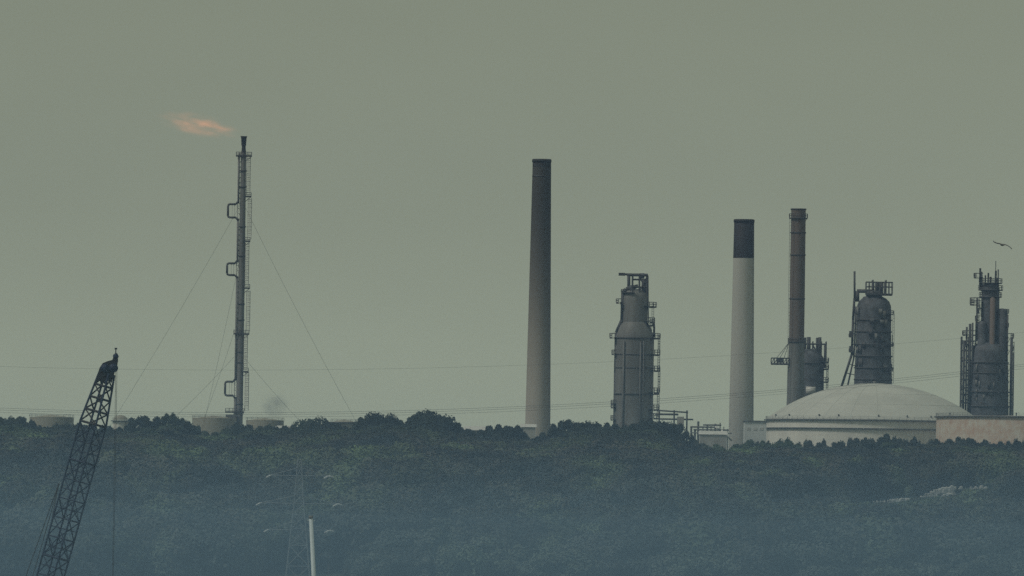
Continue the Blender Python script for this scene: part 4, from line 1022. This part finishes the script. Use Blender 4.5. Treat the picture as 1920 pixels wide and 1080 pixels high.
    m = MB(); m.box((foot.x+1.0, D-2.86, 5.6), 1.3, .04, 1.1); m.box((foot.x+1.77, D-2.2, 5.6), .04, 1.0, 1.1); m.build('window', M['steel_pale'], cb)
    m = MB()
    for dy in (-1.2, 1.2): m.bar((foot.x-6.2, D+dy, 6.0), (e1.x, D, e1.z+.2), .14, n=4); m.bar((foot.x-2, D+dy, 6.0), (e1.x, D, e1.z+.2), .14, n=4)
    m.build('gantry', M['crane_paint'], t)
    for dy in (-2.3, 2.3):
        m = MB(); m.box((foot.x-2.6, D+dy, 2.95), 7.0, 1.0, 1.1)
        for dx in (-3.5, 3.5): m.bar((foot.x-2.6+dx, D+dy-.5, 2.95), (foot.x-2.6+dx, D+dy+.5, 2.95), .55, n=14)
        m.build('crawler_track', M['rope'], t)
    m = MB(); m.box((foot.x-2.6, D, 3.4), 3.6, 4.0, .7); m.build('undercarriage', M['crane_paint'], t)
crane()
def mast():
    D = 905.0; s = K*D; a = P(583, 970, D); b_ = P(588.5, 1080, D); d = (b_-a); foot = a + d*((a.z-2.2)/(a.z-b_.z))
    t = thing('mast', foot, 'pale tapering metal mast rising in front of the wood, leaning slightly left', 'mast')
    MB().bar(foot, a, .30, .17, 14).build('pole', M['mast_white'], t)
    m = MB(); m.bar(a-(a-foot).normalized()*.1, a+Vector((0,0,.15)), .20, n=12); m.build('cap', M['pipe'], t)
    m = MB(); m.bar(a+Vector((.1,0,-.3)), a+Vector((.35,0,-.3)), .06, n=6); m.bar(a+Vector((-.1,0,-.3)), a+Vector((-.3,0,-.25)), .06, n=6); m.build('bracket', M['mast_white'], t)
    m = MB(); m.bar(foot, foot+Vector((0,0,.3)), .8, n=14); m.build('foot_flange', M['pipe'], t)
mast()
def gull():
    D = 700.0; s = K*D; c = P(1880, 459, D)
    m = MB(); n = 10
    # body: spindle along the flight direction (towards lower left of the camera)
    d = Vector((-.55, -.75, -.05)).normalized(); up = Vector((0,0,1)); sd_ = d.cross(up).normalized(); up = sd_.cross(d)
    st = [(-.24,.010,0),(-.20,.03,0),(-.12,.055,0),(0,.07,0),(.10,.065,.005),(.16,.045,.015),(.20,.042,.02),(.235,.03,.02),(.26,.012,.015),(.295,.004,.01)]
    vs = []
    for q, r, h in st:
        for i in range(n):
            a = 2*math.pi*i/n; vs.append(d*q + up*(h + r*math.sin(a)) + sd_*(r*math.cos(a)))
    m.add(vs, [(j*n+i, j*n+(i+1) % n, (j+1)*n+(i+1) % n, (j+1)*n+i) for j in range(len(st)-1) for i in range(n)], True)
    # tail
    m.add([d*-.2+sd_*.02+up*.008, d*-.2-sd_*.02+up*.008, d*-.33-sd_*.07, d*-.33+sd_*.07, d*-.2-up*.008, d*-.32-up*.006], [(0,1,2,3),(0,4,5,3),(1,4,5,2)])
    # wings with a wrist bend: positions in metres relative to body, x to right / z up in the picture
    for wing in ([(0,.02,.105),(-.18,.085,.11),(-.34,.10,.085),(-.50,.16,.045),(-.60,.235,.012)], [(0,.02,.105),(.15,.03,.11),(.30,-.03,.095),(.46,-.13,.06),(.58,-.24,.015)]):
        vs = []
        for (x, z, ch) in wing:
            cc = Vector((x, -abs(x)*.25, z)); fw = Vector((-.3,-.95,0))
            for q, h in ((ch*.9, -.02), (0, .03), (-ch*1.1, -.045), (0, -.03)): vs.append(cc + fw*q + Vector((0,0,h)))
        k_ = len(wing); m.add(vs, [(j*4+i, j*4+(i+1) % 4, (j+1)*4+(i+1) % 4, (j+1)*4+i) for j in range(k_-1) for i in range(4)] + [(k_*4-4, k_*4-3, k_*4-2, k_*4-1)], True)
    o = m.build('gull', M['gull_feather']); o.location = c; o.scale = (1.12, 1.12, 1.12); tag(o, 'grey gull gliding with bent wings above the tower at the right', 'bird')
gull()
